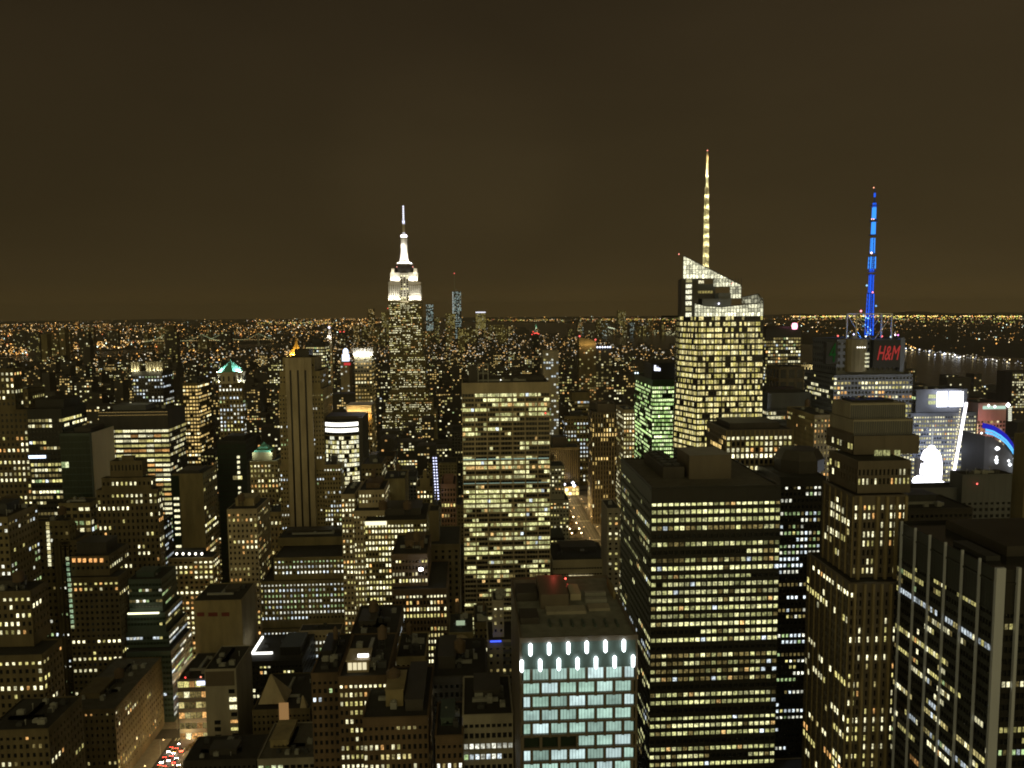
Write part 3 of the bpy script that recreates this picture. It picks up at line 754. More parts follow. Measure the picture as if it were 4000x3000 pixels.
B('masonry_tower', 'yellow-lit tan tower with rows of square windows behind the glowing-topped block', 500, [(1380, 1502, 1995, dict(dy=-8)), (1400, 1502, 1914)], st('lime', 2.0, 3.55, .5, .48, lit=(.6, .75, .25), pal='cream'), depth=36, roof=('penthouse:.2,.8,.2,.8,3:red', 'tank'), short='yellow-lit tan tower')
B('masonry_block', 'blank tan block with one window column right of the yellow-lit tan tower', 530, [(1497, 1582, 1870, dict(blank='F'))], st('olive', 3, 3.6, .5, .5, lit=(0, 0, 0)), depth=30, roof=('unit:3', 'tank'))
B('masonry_block', 'brown block with a lit attic row behind the yellow-lit tan tower', 570, [(1412, 1492, 1812)], st('brown', 2.3, 3.7, .4, .45, lit=(.7, .8, .1), pal='cream'), depth=30, roof=('unit:2', 'penthouse'))
B('masonry_tower', 'dark red brick tower with rows of small white windows and a glaring roof lamp', 400,
  [(1530, 1745, 2300, dict(depth=46)), (1530, 1670, 2163, dict(dy=4, depth=36))], st('red', 1.75, 3.5, .42, .42, rec=.45, lit=(.4, .8, .22), pal='cream', gain=.95), roof=('penthouse:.3,.9,.3,.8,4:red', 'unit:2', 'tank'), short='dark red brick tower')
r = LAST[0]
q = P(1644, 2224, 399); MB().lathe(q.x, q.y, ((.3, q.z - .7), (1.1, q.z - .4), (1.1, q.z + .5), (.4, q.z + .8)), 12).build('floodlight', emit('white_floodlight', (.95, .95, 1), 14), r)
B('masonry_block', 'brown block with tall pilasters and a tan bulkhead right of the dark red brick tower', 450, [(1664, 1795, 2126), (1676, 1714, 1995, dict(dy=6, depth=14, blank='FR'))], st('brown', 3.6, 3.7, .55, .4, lit=(.1, .5, .05), pal='amber'), depth=40, roof=('tank',), short='brown pilastered block')
B('masonry_block', 'pink terracotta building with arched top windows beside the white-lettered sign', 560, [(1722, 1779, 1890)], st('pink', 2.2, 3.8, .45, .4, lit=(.2, .6, .1), pal='amber'), depth=30, roof=('penthouse:.1,.9,.1,.9,2:pink',))
r = B('masonry_block', 'stone building with a stepped gable and lit middle floors in the centre', 570, [(1628, 1690, 1900), (1640, 1678, 1868, dict(depth=10)), (1652, 1666, 1842, dict(depth=6))], st('tan', 2.2, 3.6, .5, .45, lit=(.4, .75, .2), pal='cream'), depth=30, roof=(), short='stone building with a stepped gable')
r = thing('string_sign', 'two columns of blue-white bulbs hanging down a wall in the centre', 'sign', (P(1700, 1870, 556).x, 556, 0))
m = MB(); zz0, zz1 = P(1692, 1955, 556).z, P(1692, 1785, 556).z
m.box(P(1690, 1870, 556).x, P(1710, 1870, 556).x, 556.5, 557.5, 0, zz1 + 1); m.build('post', lead, r)
m = MB()
for i in range(15):
    for px in (1693, 1703):
        q = P(px + i * .7, 1789 + i * 11.4, 556); m.octa((q.x, 556, q.z), .62, (1.7, 1.8, 2.6))
m.build('bulb', LAMPS, r)
B('masonry_block', 'ornate pale green block with a round-headed gable window low in the centre', 385, [(1752, 1848, 2530), (1752, 1848, 2470, dict(blank='F', dy=.3))], st('olive', 2.0, 3.6, .5, .45, lit=(.1, .5, .05), pal='amber'), depth=26, roof=('tank', 'unit:2'), short='ornate block with a round gable window')
r = LAST[0]
q = P(1799, 2500, 385); tb = r['_top']
arcp = [(q.x + 4.6 * math.cos(math.pi * i / 12), q.z - 2 + 4.8 * math.sin(math.pi * i / 12)) for i in range(13)]
MB().prism([(x, 384.2, z) for x, z in arcp], [(x, 385.3, z) for x, z in arcp]).build('gable', WALL['lime'], r)
arcp = [(q.x + 2.6 * math.cos(math.pi * i / 12), q.z - 2 + 2.9 * math.sin(math.pi * i / 12)) for i in range(13)]
MB().prism([(x, 384.0, z) for x, z in arcp], [(x, 384.18, z) for x, z in arcp]).build('arched_window', glass, r)
m = MB().box(q.x - 5.5, q.x + 5.5, 383.6, 385.2, q.z - 5.4, q.z - 4.6)
for i in range(9): u = q.x - 5 + i * 1.25; m.box(u - .12, u + .12, 383.6, 383.8, q.z - 4.6, q.z - 3.2)
m.build('balcony', WALL['lime'], r)
a = P(1790, 2446, 386)
MB().box(P(1782, 2446, 390).x, P(1816, 2446, 390).x, 390, 391, a.z - 1.2, a.z + .9).build('lit_dormer', emit('greenish_attic_light', (.55, .7, .45), .6), r)
B('masonry_block', 'narrow block with four bright windows left of the pale balconied tower', 400, [(1852, 1906, 2432)], st('brown', 2.1, 3.6, .45, .45, lit=(.4, .7, .15), pal='cream'), depth=26, roof=('tank',))
r = B('apartment_tower', 'pale concrete tower with stacked balconies and a blue neon line', 330, [(1905, 2008, 2500), (1924, 1968, 2345, dict(dy=3, depth=12))], st('grey', 2.6, 3.3, .6, .55, lit=(.2, .5, .08), pal='amber'), depth=22, roof=('unit:2',), short='pale balconied tower')
a, b = P(1915, 2505, 329), P(1958, 2505, 329)
MB().box(a.x, b.x, 328.7, 329.1, a.z - .35, a.z + .25).build('neon_line', emit('blue_neon', (.08, .16, 1.4), 1.2), r)
m = MB()
for j in range(22):
    zz = r['_top'][4] - 2 - j * 3.3; m.box(P(1966, 2500, 329).x, P(2006, 2500, 329).x, 327.9, 329.95, zz, zz + 1.0)
m.build('balcony', WALL['slate'], r)
B('masonry_block', 'black roofed block with few lit windows, left of the glass penthouse', 300, [(1215, 1322, 2628)], st('red', 2.0, 3.5, .42, .45, lit=(.18, .7, .06), pal='cool'), depth=38, roof=('penthouse:.1,.6,.3,.8,4:dark', 'unit:3', 'tank'), short='black roofed low block')
r = B('masonry_block', 'brown brick block under a brightly lit glass penthouse', 290, [(1322, 1512, 2640)], st('red', 1.75, 3.5, .42, .45, lit=(.5, .75, .15), pal='cream'), depth=40, roof=('tank', 'unit:2'), short='block with the lit glass penthouse')
tb = r['_top']; a, b = P(1356, 2610, 294).x, P(1440, 2610, 294).x
MB().box(a, b, 294, 303, tb[5] - .5, tb[5] + 4.2).box(a - .4, b + .4, 293.2, 304, tb[5] + 4.2, tb[5] + 4.7).build('glass_penthouse', WALL['lime'], r)
for i in range(4):
    u = a + .4 + (b - a - .8) * i / 4; w = MB().box(u, u + (b - a) / 4 - .6, 293.85, 293.97, tb[5] + .6, tb[5] + 3.4).build('penthouse_window', emit('penthouse_light', (1, .88, .55), .9), r)
MB().box(a + 4, b, 294.5, 295, tb[5] + 5.2, tb[5] + 6.4).build('strip_lamp', emit('white_strip_light', (1, .97, .9), 3), r)
B('masonry_block', 'dark flat-roofed block with stairs of white windows behind the lit glass penthouse', 345, [(1362, 1548, 2490)], st('red', 2.0, 3.5, .4, .45, lit=(.35, .8, .12), pal='cool'), depth=40, roof=('penthouse:.1,.5,.3,.7,3:char', 'unit:5', 'duct', 'tank'), short='dark flat-roofed block')
B('masonry_block', 'amber brick block with arched lower windows below the dark red brick tower', 325, [(1546, 1662, 2565)], st('tan', 2.2, 3.8, .45, .42, lit=(.2, .6, .15), pal='amber'), depth=26, roof=('unit:3', 'tank'), short='amber brick block')
B('masonry_block', 'brown twin-winged block with two ladders of white windows at the bottom edge', 268, [(1415, 1672, 2800)], st('red', 1.9, 3.6, .42, .42, lit=(.35, .55, .18), pal='cream'), depth=40, roof=('penthouse:.3,.6,.2,.6,6:tan', 'penthouse:.65,.95,.1,.9,4:char', 'tank'), short='brown twin-winged block')
B('masonry_block', 'low dark block with a rounded tank house left of the pale balconied tower', 300, [(1690, 1902, 2640)], st('char', 2.2, 3.6, .45, .45, lit=(.12, .5, .03), pal='cool'), depth=36, roof=('penthouse:.05,.4,.2,.8,5:char', 'unit:4', 'tank'), short='low dark block with a tank house')
B('masonry_block', 'grey block with two floors of bright white office windows at the bottom edge', 268, [(1808, 2004, 2790)], st('grey', 2.0, 3.9, .25, .45, lit=(.45, .9, .05), pal='cool', run=.15, gain=1.2), depth=30, roof=('penthouse:.2,.8,.4,.9,3:char', 'unit:4'), short='grey block with two bright floors')
B('masonry_block', 'small dark brick block with a pale green roof hut at the bottom edge', 262, [(1700, 1808, 2872)], st('red', 2.0, 3.6, .45, .45, lit=(.1, .4, .04), pal='cool'), depth=24, roof=('penthouse:.1,.7,.3,.9,2.6:teal', 'unit:2'))
r = B('masonry_block', 'grey low building with blank tan rear wall and teal windows at the bottom edge', 392, [(1005, 1232, 2962)], st('grey', 3.4, 5.0, .2, .4, lit=(.6, .8, .3), pal='green', gain=.5), depth=36, roof=('penthouse:.1,.45,.3,.9,4:tan', 'unit:4', 'duct'), roofmat=roofp, short='grey low building with teal windows')
B('masonry_block', 'low flat black building in front of the white concrete slab', 398, [(716, 1000, 2968)], st('char', 2.4, 3.8, .5, .5, lit=(.1, .3, .02), pal='amber'), depth=24, roof=('penthouse:.3,.7,.2,.6,3:char', 'unit:5', 'duct'))
# church-like pyramid roofs and lit terraces
r = B('low_block', 'low building with two pale pyramid roofs and white strip lights on its terraces', 438, [(985, 1210, 2770)], st('brown', 2.4, 3.8, .45, .45, lit=(.05, .4, .02), pal='amber'), depth=46, roof=('unit:3',), short='building with two pyramid roofs')
def pyr(pxl, pxr, pya, pyb, Y, d):
    a, b = P(pxl, pyb, Y), P(pxr, pyb, Y); ap = P((pxl + pxr) / 2 - 4, pya, Y + d / 2)
    z = a.z
    return MB().prism([(a.x, Y, z), (b.x, Y, z), (b.x, Y + d, z), (a.x, Y + d, z)], [(ap.x - .4, Y + d / 2, ap.z), (ap.x + .4, Y + d / 2, ap.z), (ap.x + .4, Y + d / 2 + .4, ap.z), (ap.x - .4, Y + d / 2 + .4, ap.z)])
pyr(1008, 1116, 2634, 2752, 441, 16).build('pyramid_roof', WALL['lime'], r)
pyr(1168, 1204, 2718, 2790, 438, 6).build('pyramid_roof', WALL['lime'], r)
a, b = P(1092, 2818, 437.4), P(1126, 2745, 437.4)
MB().box(a.x, b.x, 437.0, 437.7, a.z, b.z).build('lit_doorway', emit('warm_doorway_light', (1, .55, .2), .28), r)
B('masonry_block', 'black block with two white strip lights on its roof terrace', 485, [(965, 1180, 2580)], st('dark', 2.4, 3.8, .4, .5, lit=(.05, .4, .02), pal='cream'), depth=40, roof=('penthouse:.55,.95,.2,.8,5:dark', 'unit:3'), short='black block with strip lights')
r = LAST[0]
tb = r['_top']; sl = emit('terrace_strip_white', (1, .98, .9), 2.6)
a = P(986, 2600, 494); b = P(1066, 2600, 494)
MB().box(a.x, b.x, 494, 494.8, tb[5] + .2, tb[5] + 1.5).build('strip_lamp', sl, r)
MB().box(a.x - .5, a.x + .6, 495, 520, tb[5] + .2, tb[5] + 1.5).build('strip_lamp', sl, r)
# ------------------------------------------------------------------ the white floodlit skyscraper
YE = 1316
r = thing('skyscraper', 'tallest setback skyscraper with glaring white floodlit crown and mooring mast', 'skyscraper', (P(1583, 1650, YE).x, YE, 0))
LAND.append((1486, 1698, YE, 'white floodlit skyscraper')); BOXES.append((P(1480, 1650, YE).x, P(1700, 1650, YE).x, YE - 12, YE + 60))
W, K = MB(), MB(); wins = []
sE = st('olive', 1.95, 3.42, .42, .48, rec=.5, top=2, lit=(.45, .6, .24), pal='cream', run=.75, gain=1.1)
X = lambda px, y=YE: P(px, 1300, y).x
Z = lambda py, y=YE: P(1583, py, y).z
def esb_tier(l, rr, pyt, pyb, dy, d, s=None, fs='FR'):
    s = s or sE; x0, x1, y0 = X(l), X(rr), YE + dy; z0, z1 = (Z(pyb) if pyb else 0), Z(pyt)
    K.box(x0 + s['rec'], x1 - s['rec'], y0 + s['rec'], y0 + d, z0, z1 - .4); W.box(x0, x1, y0 + d - .3, y0 + d, z0, z1)
    for f in 'FLR': facade(W, x0, x1, y0, y0 + d - .3, z0, z1, s, f, wins, P(1583, 1760, YE).z, 1.0 if f in fs else 0)
    W.box(x0 + s['rec'], x1 - s['rec'], y0 + s['rec'], y0 + d - .3, z1 - .4, z1 - .02)
    return x0, x1, y0, z0, z1
for l, rr, t, b, dy, d in ((1488, 1698, 1612, None, -10, 60), (1502, 1684, 1565, 1612, -8, 56), (1514, 1668, 1528, 1612, -5, 50), (1522, 1658, 1390, 1528, -3, 46)): esb_tier(l, rr, t, b, dy, d)
# two side wings and a recessed centre bay, like the real shaft
for l, rr in ((1520, 1566), (1602, 1647)): esb_tier(l, rr, 1178, 1390, -1.5, 42)
esb_tier(1566, 1602, 1180, 1390, 1.5, 36)
W.build('wall', WALL['olive'], r); K.build('glazing', glass, r); put_windows(r, wins, True)
# crown: bare masonry wings lit by lamps standing on the setback
sC = st('white', 3.4, 3.6, .62, .25, rec=1.0, top=5, lit=(0, 0, 0))
W, K = MB(), MB(); wins = []
for l, rr in ((1521, 1566), (1600, 1647)): esb_tier(l, rr, 1101, 1178, 1, 36, sC)
esb_tier(1566, 1600, 1066, 1180, 4, 28, st('olive', 4.2, 3.6, .35, .3, rec=.8, top=3, lit=(.3, .4, .2), pal='cream'))
for l, rr in ((1529, 1566), (1599, 1636)): esb_tier(l, rr, 1064, 1101, 2.5, 30, st('white', 5.2, 6.0, .82, .6, rec=.7, top=4, lit=(0, 0, 0)))
for l, rr in ((1533, 1544), (1620, 1632)): esb_tier(l, rr, 1048, 1064, 4, 24, st('white', 5, 9, .7, .5, rec=.6, top=3, lit=(0, 0, 0)))
W.build('crown_wall', WALL['white'], r); K.build('crown_glazing', glass, r); put_windows(r, wins, False)
cx, cy = X(1581), YE + 20
s1 = lambda p: (X(1581 + p) - cx)
MB().lathe(cx, cy, ((s1(36), Z(1066)), (s1(36), Z(1046)), (s1(34), Z(1044)), (s1(34), Z(1033)), (s1(31), Z(1031))), 12, R(15)).build('observatory_drum', WALL['char'], r)
mast = MB().lathe(cx, cy, [(s1(w), Z(py)) for w, py in ((30, 1031), (29, 1024), (22, 1022), (17, 1014), (13.5, 1002), (11, 985), (9.5, 965), (8.5, 945), (8.3, 934))], 16)
for i in range(4):
    a = R(45 + 90 * i); pr = [(24, 1028), (18, 1005), (15, 980), (13.5, 950), (13, 934)]
    for (w0, p0), (w1, p1) in zip(pr, pr[1:]):
        mast.bar((cx + s1(w0) * math.cos(a), cy + s1(w0) * math.sin(a), Z(p0)), (cx + s1(w1) * math.cos(a), cy + s1(w1) * math.sin(a), Z(p1)), .55)
mast.build('mooring_mast', WALL['white'], r)
MB().lathe(cx, cy, ((s1(13), Z(934)), (s1(13.5), Z(927)), (s1(12), Z(921)), (s1(8), Z(914)), (s1(4), Z(909))), 16).build('mast_cap', WALL['white'], r)
MB().lathe(cx, cy, ((s1(12.4), Z(924.5)), (s1(12.4), Z(915)), (s1(8), Z(912))), 16).build('beacon_ring', emit('mast_beacon_light', (.95, .92, 1), 5), r)
mm = MB().lathe(cx, cy, ((s1(5), Z(909)), (s1(5.4), Z(900)), (s1(4.6), Z(860)), (s1(4.2), Z(854))), 8)
mm.build('antenna', WALL['white'], r)
m = MB()
for i in range(11): m.lathe(cx, cy, ((s1(5.2 - i * .05), Z(906 - i * 4.6)), (s1(5.1 - i * .05), Z(902.6 - i * 4.6))), 8)
m.build('antenna_light', emit('antenna_white_light', (.85, .88, 1.1), 2.2), r)
mm = MB().lathe(cx, cy, ((s1(2.6), Z(854)), (s1(1.0), Z(794))), 8); mm.build('antenna_tip', WALL['white'], r)
m = MB()
for i in range(8): zc = 850 - i * 7.2; m.lathe(cx, cy, ((s1(2.2), Z(zc + 2)), (s1(3.9 - i * .14), Z(zc + .6)), (s1(3.9 - i * .14), Z(zc - .8)), (s1(2.0), Z(zc - 2))), 10)
m.build('antenna_bulb', emit('antenna_bulb_light', (.95, .97, 1.15), 2.0), r)
for l, rr in ((1521, 1566), (1600, 1647)):
    for i in range(4):
        x = X(l) + (X(rr) - X(l)) * (i + .5) / 4
        lamp((x, YE - 3.0, Z(1178) + .8), 15000, (.98, .98, .95), r, .5, ((x, YE + 4, Z(1178) + 22), 115))
for l, rr in ((1529, 1566), (1599, 1636)):
    for i in range(3):
        x = X(l) + (X(rr) - X(l)) * (i + .5) / 3
        lamp((x, YE - 1.2, Z(1101) + .8), 10000, (.98, .98, .95), r, .5, ((x, YE + 5, Z(1101) + 16), 120))
for px in (1519, 1648): lamp((X(px) + (3 if px > 1600 else -3), YE + 15, Z(1178) + 1), 9000, (.95, .95, 1), r, .5, ((X(1583), YE + 15, Z(1120)), 110))
for px in (1538, 1626): lamp((X(px), YE, Z(1064) + 1.2), 1800, (1, .97, .85), r, .4)
lamp((X(1575), YE - 1, Z(1176)), 900, (1, .95, .75), r, .4); lamp((X(1592), YE - 1, Z(1176)), 900, (1, .95, .75), r, .4)
for a in range(6):
    an = R(180 + 36 * a); lamp((cx + s1(33) * math.cos(an), cy + s1(33) * math.sin(an), Z(1030) + 1), 30000, (.92, .95, 1), r, .4, ((cx, cy, Z(985)), 90))
lamp((cx - s1(12), cy - s1(12), Z(1000)), 6000, (.95, .96, 1), r, .3); lamp((cx + s1(7), cy - s1(16), Z(985)), 6000, (.95, .96, 1), r, .3)
lamp((cx - 2, cy - s1(16), Z(960)), 6000, (.95, .96, 1), r, .3)
m = MB()
for px in (1550, 1612): q = P(px, 1042, YE + 2); m.octa((q.x, YE + 3, q.z), .9, (2.5, 1.0, .8))
m.octa((X(1517), YE, Z(1204)), .8, (2.5, .3, .2)); m.build('warning_lamp', LAMPS, r)

# ------------------------------------------------------------------ grid-fronted white slab in the centre
sG = st('lime', 14.6 / 1.77 / 4, 3.28, .07, .36, rec=.6, top=7.4, lit=(.42, .78, .14), pal='pale', hor=True, run=.22, gain=.85)
r = B('office_tower', 'broad pale slab with a grid of wide windows and a plain top band', 530, [(1803, 2148, 1494)], sG, depth=42, roof=('unit:6', 'penthouse:.0,.98,.45,.9,2.4:char', 'duct'), short='pale grid slab')
tb = r['_top']
m = MB()
for i in range(8):
    u = tb[0] + (tb[1] - tb[0]) * i / 7; m.box(max(tb[0], u - .42), min(tb[1], u + .42), tb[2] - .25, tb[2] - .02, P(1970, 2360, 530).z, tb[5] - 7.4)
m.build('pier', WALL['lime'], r)
m = MB(); a, b = P(1868, 1475, 540).x, P(1907, 1475, 540).x; zr, zt = tb[5] - .5, P(1880, 1425, 540).z
for x in (a, (a + b) / 2, b):
    for y in (540, 549): m.bar((x, y, zr), (x, y, zt), .28)
for y in (540, 549): m.bar((a, y, zt), (b, y, zt), .3); m.bar((a, y, (zr + zt) / 2), (b, y, (zr + zt) / 2), .2)
for x in (a, b): m.bar((x, 540, zt), (x, 549, zt), .3)
m.build('roof_frame', steel, r)
MB().box(P(1830, 1475, 541).x, a - .5, 541, 550, zr, zt - .6).build('penthouse', WALL['char'], r)
q = P(1956, 1484, 530); m = MB(); m.octa((q.x, 529.8, q.z), .55, (2.2, 2.2, 2.0)); m.build('roof_lamp', LAMPS, r)
q = P(2131, 1615, 529); m = MB(); m.octa((q.x, 529.7, q.z), .6, (3, .1, .12)); m.build('red_lamp', LAMPS, r)
a, b = P(1808, 1790, 529).x, P(2144, 1790, 529).x
for py in (1795, 1890): MB().box(a, b, 530.3, 530.5, P(1970, py + 5, 530).z, P(1970, py - 4, 530).z).build('lit_floor', emit('greenish_floor_light', (.45, .68, .55), .55), r)

# ------------------------------------------------------------------ black office tower right of centre
sK = st('dark', 2.52, 3.60, .24, .5, rec=.5, top=6.2, lit=(.64, .93, .10), pal='pale', run=.1, gain=.82)
r = B('office_tower', 'huge black office tower with long rows of yellow square windows', 335, [(2545, 3052, 1903)], sK, back=2425,
      roof=(), roofmat=roofp, short='huge black tower with yellow windows', side_style=st('dark', 3.0, 3.6, .35, .5, rec=.5, top=6.2, lit=(.45, .75, .15), pal='pale', run=.3, gain=.7))
tb = r['_top']; zr = tb[5] - .55
def roofbox(pxl, pxr, pyb, name, m, h, d, yb=None):
    q = G(pxl, pyb, zr); k = G(pxr, pyb, zr); y = max(q.y, tb[2] + 3)
    return MB().box(P(pxl, pyb, y).x, P(pxr, pyb, y).x, y, y + d, zr, zr + h)
roofbox(2692, 2855, 1872, 'penthouse', None, 11, 22).build('penthouse', WALL['granite'], r)
b = roofbox(2590, 2672, 1872, 'cooling_tower', None, 5.5, 40)
b.build('cooling_tower', WALL['char'], r)
m = MB(); q = G(2592, 1870, zr)
for i in range(6):
    for j in range(2):
        y = q.y + 3.4 + i * 6.3; x = P(2592, 1870, q.y).x + 2.5 + j * 4.4
        m.lathe(x, y, ((1.8, zr + 5.5), (1.9, zr + 6.4), (1.6, zr + 6.4)), 14)
m.build('fan', lead, r)
m = MB(); m.box(P(2590, 1872, q.y).x, P(2672, 1872, q.y).x, q.y - .3, q.y, zr + 1, zr + 5); m.build('louvre', WALL['olive'], r)
m = MB().box(tb[0], tb[1], tb[2], tb[2] + .5, zr, tb[5] + .6).box(tb[0], tb[0] + .5, tb[2] + .5, tb[3], zr, tb[5] + .6); m.build('parapet', WALL['dark'], r)

# ------------------------------------------------------------------ teal-lit tower with lamps along the top
Yt = 232
r = thing('glass_tower', 'teal-lit glass tower topped by two staggered rows of glowing white lamps', 'building', (P(2260, 2700, Yt).x, Yt, 0))
x0, x1 = P(2030, 2500, Yt).x, P(2493, 2490, Yt).x; zt = P(2260, 2486, Yt).z
LAND.append((2030, 2493, Yt, 'teal-lit tower')); BOXES.append((x0, x1, Yt, Yt + 56))
MB().box(x0 + .8, x1 - .8, Yt + .9, Yt + 55, 0, zt - 1).build('glazing', glassg, r)
W, T = MB(), MB()
pit = (x1 - x0) / 6.42; fh = P(2260, 2612, Yt).z - P(2260, 2665, Yt).z
ztop = P(2260, 2612, Yt).z
W.box(x0, x1, Yt, Yt + .6, zt - 1.6, zt).box(x0, x0 + .7, Yt + .6, Yt + 55, 0, zt).box(x1 - .7, x1, Yt + .6, Yt + 55, 0, zt).box(x0 + .7, x1 - .7, Yt + 54.4, Yt + 55, 0, zt)
MB().box(x0 + .7, x1 - .7, Yt + .3, Yt + .85, ztop + .1, zt - 1.7).build('upper_band', WALL['teal'], r)
for j in range(16):
    zz = ztop - j * fh
    W.box(x0 + .7, x1 - .7, Yt + .1, Yt + .88, zz - fh, zz - fh * .82)
    off = pit * (.62 if j % 2 == 0 else .12)
    for i in range(8):
        u = x0 + off + i * pit
        if u + .5 < x1 - .7: W.box(u - .42, u + .42, Yt - .12, Yt + .7, zz - fh - .1, zz + .25)
W.build('wall', WALL['granite'], r)
cols = ((.44, .66, .55), (.52, .74, .66), (.38, .58, .46), (.34, .50, .42), (.66, .86, .84))
for j in range(12):
    zz = ztop - j * fh; off = pit * (.62 if j % 2 == 0 else .12)
    us = [x0 + .7] + [x0 + off + i * pit for i in range(8) if x0 + off + i * pit < x1 - .7] + [x1 - .7]
    for a, b in zip(us, us[1:]):
        if b - a < .7 or (j == 5 and b < x0 + pit * 3.3): continue
        c = rnd.choice(cols); g = rnd.uniform(.62, 1.1)
        m = MB(); n = max(1, round((b - a) / 1.15))
        for k in range(n):
            ua, ub = a + .42 + (b - a - .84) * k / n, a + .42 + (b - a - .84) * (k + 1) / n
            m.quad((ua + .05, Yt + .82, zz - fh * .8), (ub - .05, Yt + .82, zz - fh * .8), (ub - .05, Yt + .82, zz - .1), (ua + .05, Yt + .82, zz - .1))
        w = m.build('window', WINC, r); w.color = (c[0] * g, c[1] * g, c[2] * g, 1)
tube = emit('white_tube_light', (.9, 1, 1.02), 5)
for row, (py0, pys) in enumerate(((2530, (2072, 2145, 2220, 2292, 2365, 2437)), (2592, (2038, 2110, 2183, 2256, 2328, 2401, 2473)))):
    for i, px in enumerate(pys):
        q = P(px, py0 - (px - 2256) * .045, Yt - .6); hh = 1.95
        MB().lathe(q.x, q.y, ((.2, q.z - hh), (.55, q.z - hh * .75), (.58, q.z + hh * .75), (.2, q.z + hh)), 12).build('tube_lamp', tube, r)
        lamp((q.x, q.y - 1.2, q.z), 42, (.8, 1, .95), r, .5, name='tube_lamp_light')
zr = zt - .8
MB().box(x0 + .7, x1 - .7, Yt + .9, Yt + 54.4, zr - .4, zr).build('roof', mat('pale_membrane_roof', (.2, .21, .19), .8, .35, .3, streak=False), r)
def onroof(l, rr, pyn, pyf, h, m, name):
    a, b, c = G(l, pyn, zr), G(rr, pyn, zr), G(l, pyf, zr); MB().box(max(a.x, x0 + 1), min(b.x, x1 - 1), max(a.y, Yt + 1.4), min(c.y, Yt + 53), zr, zr + h).build(name, m, r)
onroof(2112, 2222, 2380, 2300, 5.0, WALL['granite'], 'penthouse')
onroof(2135, 2292, 2402, 2378, 1.0, WALL['grey'], 'roof_panel')
onroof(2228, 2270, 2345, 2305, 2.2, WALL['white'], 'air_handler')
onroof(2285, 2368, 2330, 2322, 1.2, steel, 'duct'); onroof(2288, 2372, 2356, 2346, 1.2, steel, 'duct'); onroof(2300, 2385, 2388, 2368, .9, WALL['grey'], 'roof_panel')
onroof(2018, 2100, 2350, 2310, 3.0, WALL['char'], 'air_handler'); onroof(2020, 2106, 2440, 2400, 2.0, WALL['char'], 'air_handler')
onroof(2395, 2412, 2340, 2290, 2.6, WALL['olive'], 'duct')
m = MB()
for i in range(7): q = G(2150 + i * 44, 2450, zr); MB().box(q.x - .3, q.x + .3, q.y, q.y + 5, zr, zr + .9).build('skylight', WALL['teal'], r)
for px, py in ((2112, 2264), (2119, 2290), (2209, 2260), (2218, 2285)):
    q = P(px, py, Yt + 46); m = MB(); m.octa((q.x, q.y, q.z), .4, (6, .5, .35)); m.build('red_lamp', LAMPS, r)
lamp((P(2160, 2285, Yt + 46).x, Yt + 44.5, zr + 7.5), 260, (1, .12, .08), r, .3)

# ------------------------------------------------------------------ crystal tower with the lit spire
Yb = 590
r = thing('crystal_tower', 'faceted glass tower with slanted glowing crown and a tall yellow lit spire', 'skyscraper', (P(2800, 1500, Yb).x, Yb, 0))
LAND.append((2636, 2985, Yb, 'crystal tower with the yellow spire')); BOXES.append((P(2630, 1500, Yb).x, P(2990, 1500, Yb).x, Yb - 2, Yb + 62))
xb = lambda px, y=Yb: P(px, 1300, y).x
zb = lambda py, y=Yb: P(2800, py, y).z
zc = zb(1236)
# plan corners (bottom, shoulder): front right, front left, chamfer, back left, back right
def ring(z):
    t = max(0.0, min(1.0, (zc - z) / (zc - zb(1760))))
    fl = xb(2727) ; ch = xb(2686) - 2.6 * t
    return [(xb(2980) + 1.5 * t, Yb), (fl - .5 * t, Yb), (ch, Yb + 22 + 6 * t), (xb(2716) - 2.2 * t, Yb + 55), (xb(2980), Yb + 58)]
core = MB(); lv = [zb(1800), zb(1760), zb(1600), zb(1400), zc]
for za, z2 in zip(lv, lv[1:]):
    core.prism([(x, y, za) for x, y in ring(za)], [(x, y, z2) for x, y in ring(z2)])
core.prism([(x, y, 0) for x, y in ring(lv[0])], [(x, y, lv[0]) for x, y in ring(lv[0])])
core.build('glazing', glass, r)
W = MB(); fh = 4.35; wn = []
def frame(face, za, z1, u0, u1):
    pa, pb = ring(za), ring(z1); i = {'F': (1, 0), 'C': (2, 1), 'L': (3, 2)}[face]
    A0, A1, B0, B1 = Vector((*pa[i[0]], za)), Vector((*pa[i[1]], za)), Vector((*pb[i[0]], z1)), Vector((*pb[i[1]], z1))
    nrm = (A1 - A0).cross(B0 - A0).normalized() * .25
    return [A0.lerp(A1, u0) + nrm, A0.lerp(A1, u1) + nrm, B0.lerp(B1, u1) + nrm, B0.lerp(B1, u0) + nrm], nrm
j = 0; z = zc
